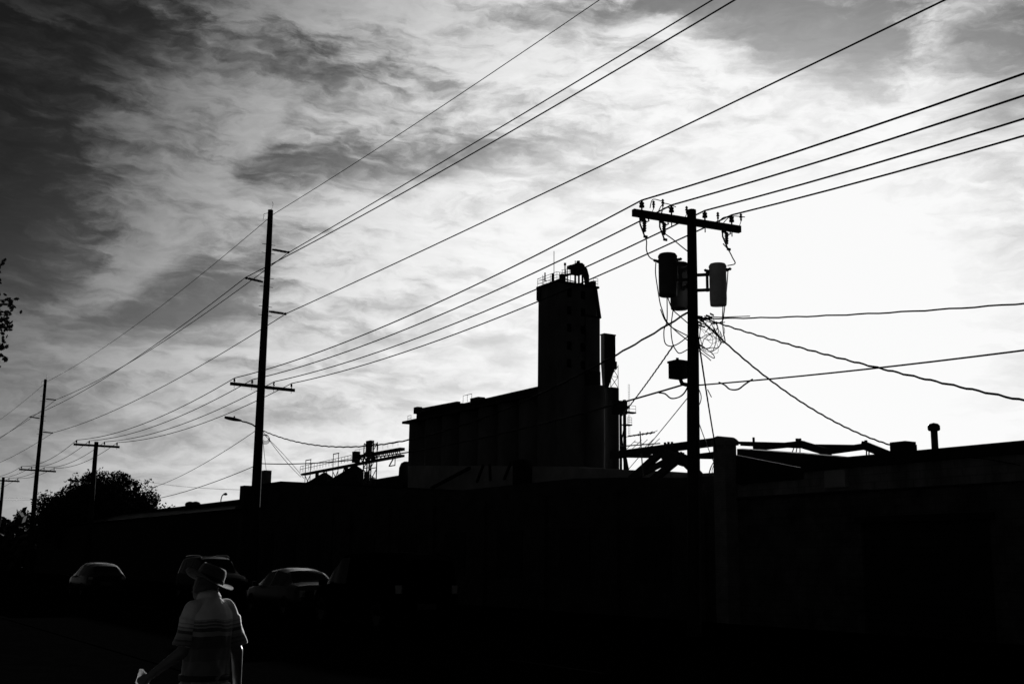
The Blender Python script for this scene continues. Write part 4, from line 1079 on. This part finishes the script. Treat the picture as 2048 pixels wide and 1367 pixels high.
def fuse(ob, voxel, smooth=6, fac=.5, wrinkle=None):
    md = ob.modifiers.new('fuse', 'REMESH'); md.mode = 'VOXEL'; md.voxel_size = voxel
    if smooth: sm = ob.modifiers.new('soft', 'SMOOTH'); sm.iterations = smooth; sm.factor = fac
    dg = bpy.context.evaluated_depsgraph_get(); me = bpy.data.meshes.new_from_object(ob.evaluated_get(dg))
    ob.modifiers.clear(); old = ob.data; me.name = old.name; ob.data = me; bpy.data.meshes.remove(old)
    if wrinkle:
        for v_, nn in [(v, v.normal.copy()) for v in me.vertices]: v_.co += nn * wrinkle(v_.co)
    me.polygons.foreach_set('use_smooth', [True] * len(me.polygons)); me.update()
    return ob
LS, RS = mw(-.155, .0, 1.325), mw(.155, -.01, 1.325)         # shoulders
LE, LW = mw(-.17, .03, 1.06), mw(-.25, .27, .885)            # left elbow, wrist
RE, RW = mw(.205, -.06, 1.05), mw(.25, -.03, .80)
bd = MB()
# legs, pelvis, trunk, neck, head
LH, RH = mw(-.09, 0, .86), mw(.09, 0, .86)
LK, LA = mw(-.10, .10, .47), mw(-.10, .06, .09); RK, RA = mw(.10, -.02, .47), mw(.10, -.22, .12)
for h_, k_, a_ in ((LH, LK, LA), (RH, RK, RA)):
    capsule(bd, h_, k_, .085, .055); capsule(bd, k_, a_, .055, .038); capsule(bd, a_ + mf * -.02 - Z * .04, a_ + mf * .16 - Z * .05, .038, .03)
loft(bd, [(mw(0, 0, .80), .13, .09), (mw(0, 0, .95), .145, .095), (mw(0, 0, 1.1), .15, .095), (mw(0, 0, 1.25), .14, .09), (mw(0, 0, 1.34), .12, .075), (mw(0, .005, 1.40), .07, .065)])
for s_, e_, w_ in ((LS, LE, LW), (RS, RE, RW)):
    capsule(bd, s_ + (mw(0, 0, 1.27) - s_) * .22, e_, .042, .040); capsule(bd, e_, w_, .042, .028)
HC = mw(.02, .08, 1.475)                                     # bowed head
capsule(bd, mw(0, .01, 1.36), mw(.008, .05, 1.43), .058, .054)
hx = (mr * math.cos(R(20)) - Z * math.sin(R(20))); hz = (mr * math.sin(R(20)) + Z * math.cos(R(20))); hy = mf
TL = R(-10)
hz, hy = (hz * math.cos(TL) + hy * math.sin(TL)), (hy * math.cos(TL) - hz * math.sin(TL))
def hp_(x, y, z): return HC + hx * x + hy * y + hz * z
vs = []; fs = []; RI, SI = 14, 18
for i in range(RI + 1):
    ph = math.pi * i / RI; zz = math.cos(ph); rr = math.sin(ph)
    for k in range(SI):
        th = 2 * math.pi * k / SI
        x = rr * math.cos(th) * .075; y = rr * math.sin(th) * .095; z = zz * .115
        if z < 0: x *= 1 + z * 2.2; y = y * (1 + z * 1.2) + (-z) * .12
        vs.append(hp_(x, y, z))
fs = [(i * SI + k, i * SI + (k + 1) % SI, (i + 1) * SI + (k + 1) % SI, (i + 1) * SI + k) for i in range(RI) for k in range(SI)]
bd.add(vs, fs, True)
capsule(bd, hp_(0, .095, .005), hp_(0, .115, -.03), .012, .016, sides=8)           # nose
for sg in (1, -1):
    capsule(bd, hp_(sg * .076, -.005, .02), hp_(sg * .076, .0, -.035), .016, .011, sides=8)   # ears
    capsule(bd, hp_(sg * .03, .088, .012), hp_(sg * .034, .088, .012), .011, .011, sides=8)
capsule(bd, hp_(-.02, .094, -.06), hp_(.02, .094, -.06), .008, .008, sides=8)
# hands: palm, four bent fingers, thumb from the side of the palm
def hand(w_, fore, palm_n, curl, sgn):
    fore = fore.normalized(); side = fore.cross(palm_n).normalized()
    capsule(bd, w_, w_ + fore * .07 + side * .02, .026, .026, sides=8); capsule(bd, w_, w_ + fore * .07 - side * .02, .026, .026, sides=8)
    for q, L in ((-.032, .072), (-.011, .082), (.011, .078), (.031, .060)):
        r0_ = w_ + fore * .085 + side * q
        k1 = r0_ + (fore * math.cos(curl) + palm_n * math.sin(curl)) * L * .5
        k2 = k1 + (fore * math.cos(curl * 2.2) + palm_n * math.sin(curl * 2.2)) * L * .5
        capsule(bd, r0_, k1, .0095, .0088, sides=7); capsule(bd, k1, k2, .0088, .0075, sides=7)
    th0 = w_ + fore * .025 - side * .03 * sgn; th1 = th0 + (fore * .7 - side * .5 * sgn + palm_n * .5).normalized() * .045; th2 = th1 + (fore * .8 + palm_n * .6).normalized() * .03
    capsule(bd, th0, th1, .013, .011, sides=7); capsule(bd, th1, th2, .011, .009, sides=7)
    return w_ + fore * .10 + palm_n * .035
lgrip = hand(LW, (LW - LE), mr, .75, 1)
hand(RW, (RW - RE), (mf * .3 - mr).normalized(), .35, -1)
body = fuse(bd.build('body', 'skin', man), .0075, 3)
# shirt: trunk with sleeves fused into one garment
sm_ = MB()
loft(sm_, [(mw(-.01, .0, .84), .150, .118), (mw(-.008, .0, .88), .162, .130), (mw(0, 0, .98), .158, .124), (mw(0, 0, 1.10), .162, .122), (mw(0, -.005, 1.22), .168, .122), (mw(0, -.01, 1.30), .165, .110), (mw(0, -.005, 1.355), .130, .092), (mw(0, .0, 1.39), .080, .076), (mw(0, .015, 1.415), .064, .064)])
def wr(co):
    p = co * 1.0
    f = noise.noise(Vector((p.x * 10 + p.z * 3, p.y * 10, p.z * 3.5))) * .018 + noise.noise(Vector((p.x * 26 + p.z * 9, p.y * 26, p.z * 9))) * .006 + abs(noise.noise(Vector((p.x * 16 - p.z * 7, p.y * 16, p.z * 6)))) * .008
    return f * (1.15 - min(1, max(0, (p.z - .8) / .6)) * .6)
def shirt_mat(name='striped_shirt', axis=None, stops=None):
    m = bpy.data.materials.new(name); m.use_nodes = True; nt = m.node_tree; b = nt.nodes['Principled BSDF']
    b.inputs['Roughness'].default_value = .95; b.inputs['Specular IOR Level'].default_value = .05
    b.inputs['Sheen Weight'].default_value = 1.0; b.inputs['Sheen Roughness'].default_value = .5
    t = nt.nodes.new('ShaderNodeTexCoord'); sp = nt.nodes.new('ShaderNodeSeparateXYZ'); nt.links.new(t.outputs['Object'], sp.inputs[0])
    mrn = nt.nodes.new('ShaderNodeMapRange'); mrn.inputs[1].default_value = .8; mrn.inputs[2].default_value = 1.45; nz = nt.nodes.new('ShaderNodeTexNoise'); nz.inputs['Scale'].default_value = 7; nt.links.new(t.outputs['Object'], nz.inputs['Vector'])
    mz = nt.nodes.new('ShaderNodeMath'); mz.operation = 'MULTIPLY_ADD'; mz.inputs[1].default_value = .05; nt.links.new(nz.outputs[0], mz.inputs[0]); nt.links.new(sp.outputs[2], mz.inputs[2])
    if axis:      # stripes that run round a sleeve: distance along the arm
        o_, d_a = axis
        sb_ = nt.nodes.new('ShaderNodeVectorMath'); sb_.operation = 'SUBTRACT'; sb_.inputs[1].default_value = o_; nt.links.new(t.outputs['Object'], sb_.inputs[0])
        dp = nt.nodes.new('ShaderNodeVectorMath'); dp.operation = 'DOT_PRODUCT'; dp.inputs[1].default_value = d_a; nt.links.new(sb_.outputs[0], dp.inputs[0])
        nt.links.new(dp.outputs['Value'], mz.inputs[2]); mz.inputs[1].default_value = .02
        mrn.inputs[1].default_value = 0.0; mrn.inputs[2].default_value = .30
    nt.links.new(mz.outputs[0], mrn.inputs[0])
    cr_ = nt.nodes.new('ShaderNodeValToRGB'); cr_.color_ramp.interpolation = 'CONSTANT'
    el_ = cr_.color_ramp.elements
    stops = stops or [(0, .24), (.20, .18), (.34, .12), (.46, .07), (.585, .36), (.63, .07), (.665, .40), (.68, .14), (.70, .52), (.712, .22), (.735, .64), (.742, .40), (.752, .80)]
    while len(el_) < len(stops): el_.new(.5)
    for e_, (p_, g_) in zip(el_, stops): e_.position = p_; e_.color = (g_, g_, g_, 1)
    nt.links.new(mrn.outputs[0], cr_.inputs[0]); nt.links.new(cr_.outputs[0], b.inputs['Base Color'])
    no = nt.nodes.new('ShaderNodeTexNoise'); no.inputs['Scale'].default_value = 260; nt.links.new(t.outputs['Object'], no.inputs['Vector'])
    bp = nt.nodes.new('ShaderNodeBump'); bp.inputs['Strength'].default_value = .25; bp.inputs['Distance'].default_value = .002; nt.links.new(no.outputs[0], bp.inputs['Height']); nt.links.new(bp.outputs[0], b.inputs['Normal'])
    return m
shirt = fuse(sm_.build('shirt', shirt_mat(), man), .008, 4, .5, wr)
for s_, e_, fl in ((LS, LE, -1), (RS, RE, 1)):
    d_ = (e_ - s_); sl = MB()
    capsule(sl, s_ - mr * fl * .035 + Z * .005, s_ + d_ * .35, .066, .062); sl.tube([s_ + d_ * .2, s_ + d_ * .5, s_ + d_ * .88 + mr * fl * .012], [.062, .062, .066], 16)
    sm_l = shirt_mat('striped_sleeve', (s_ - mo, d_.normalized()), [(0, .80), (.30, .45), (.32, .74), (.38, .25), (.41, .55), (.46, .10), (.53, .38), (.60, .30), (.66, .12), (.70, .22), (.76, .13), (.80, .24), (.86, .16)])
    fuse(sl.build('sleeve', sm_l, shirt), .007, 3, .5, wr)
cl_ = MB().lathe(mw(0, .014, 1.40), [(.072, -.01), (.070, .03), (.064, .045), (.078, .02), (.086, -.005)], 20, axis=Z * 1.0 + mf * .25).build('collar', shirt.data.materials[0], shirt)
# trousers and belt
tm_ = MB()
loft(tm_, [(mw(-.01, 0, .76), .158, .122), (mw(-.01, 0, .84), .158, .122), (mw(-.01, 0, .90), .150, .115)])
for h_, k_, a_ in ((LH, LK, LA), (RH, RK, RA)):
    tm_.tube([h_ - Z * .02, h_.lerp(k_, .5), k_, k_.lerp(a_, .6), a_ + Z * .02], [.098, .09, .075, .07, .075], 16)
fuse(tm_.build('trousers', 'trouser', man), .011, 5, .5, wr)
bl_ = MB(); loft(bl_, [(mw(-.01, 0, .868), .166, .134), (mw(-.01, 0, .872), .171, .139), (mw(-.01, 0, .902), .171, .139), (mw(-.01, 0, .906), .166, .134)], 28)
bl_.build('belt', 'leather', man)
for a_, s_ in ((LA, 'l'), (RA, 'r')):
    sh_ = MB(); capsule(sh_, a_ - mf * .06 - Z * .045, a_ + mf * .19 - Z * .055, .045, .038)
    sh_.build('shoe', 'leather', man)
# hair at the nape and the hat
hb = MB(); vs = []
for i in range(7):
    ph = R(70 + i * 9)
    for k in range(13):
        th = R(180 + k * 15); vs.append(hp_(math.sin(ph) * math.cos(th) * .081, math.sin(ph) * math.sin(th) * .101, math.cos(ph) * .118))
hb.add(vs, [(i * 13 + k, i * 13 + k + 1, (i + 1) * 13 + k + 1, (i + 1) * 13 + k) for i in range(6) for k in range(12)], True).build('hair', 'hair', man)
hatc = hp_(0, -.005, .045)
def hat_ring(r, zz, ov=1.18, dip=0.0, K=40):
    out = []
    for k in range(K):
        th = 2 * math.pi * k / K; x = r * math.cos(th); y = r * ov * math.sin(th)
        out.append(hatc + hx * x + hy * y + hz * (zz + dip * (math.cos(2 * th) * .5)))
    return out
def hat_mesh(rings, K=40):
    vs = [p for rg in rings for p in rg]
    return MB().add(vs, [(i * K + k, i * K + (k + 1) % K, (i + 1) * K + (k + 1) % K, (i + 1) * K + k) for i in range(len(rings) - 1) for k in range(K)], True)
brim = [hat_ring(.088, .0), hat_ring(.11, -.004, 1.15, .008), hat_ring(.135, -.004, 1.12, .022), hat_ring(.166, .004, 1.1, .046), hat_ring(.168, .008, 1.1, .046), hat_ring(.135, .002, 1.12, .022), hat_ring(.11, .002, 1.15, .008), hat_ring(.090, .004)]
hat = hat_mesh([hat_ring(.089, -.002), hat_ring(.091, .03), hat_ring(.088, .065), hat_ring(.082, .09), hat_ring(.070, .104, 1.2), hat_ring(.045, .106, 1.3), hat_ring(.02, .098, 1.6), hat_ring(.001, .094)]).build('hat', 'hat', man)
hat_mesh(brim).build('brim', 'hat', hat)
hat_mesh([hat_ring(.0925, .003), hat_ring(.0945, .004), hat_ring(.0945, .028), hat_ring(.0925, .030)]).build('hat_band', 'hatband', hat)
# folded paper in the left hand
pm = M['paper'].node_tree; tl_n = pm.nodes.new('ShaderNodeBsdfTranslucent'); tl_n.inputs[0].default_value = (.8, .8, .8, 1); mx = pm.nodes.new('ShaderNodeMixShader'); mx.inputs[0].default_value = .45
pm.links.new(pm.nodes['Principled BSDF'].outputs[0], mx.inputs[1]); pm.links.new(tl_n.outputs[0], mx.inputs[2]); pm.links.new(mx.outputs[0], pm.nodes['Material Output'].inputs[0])
pp = MB().xbox(lgrip + Z * .03, .012, .055, .05, mr, (mf * .8 + Z * .4).normalized(), (Z * .9 - mf * .36).normalized())
tag(pp.build('folded_paper', 'paper'), 'small folded white paper held in the left hand of the man', 'paper')
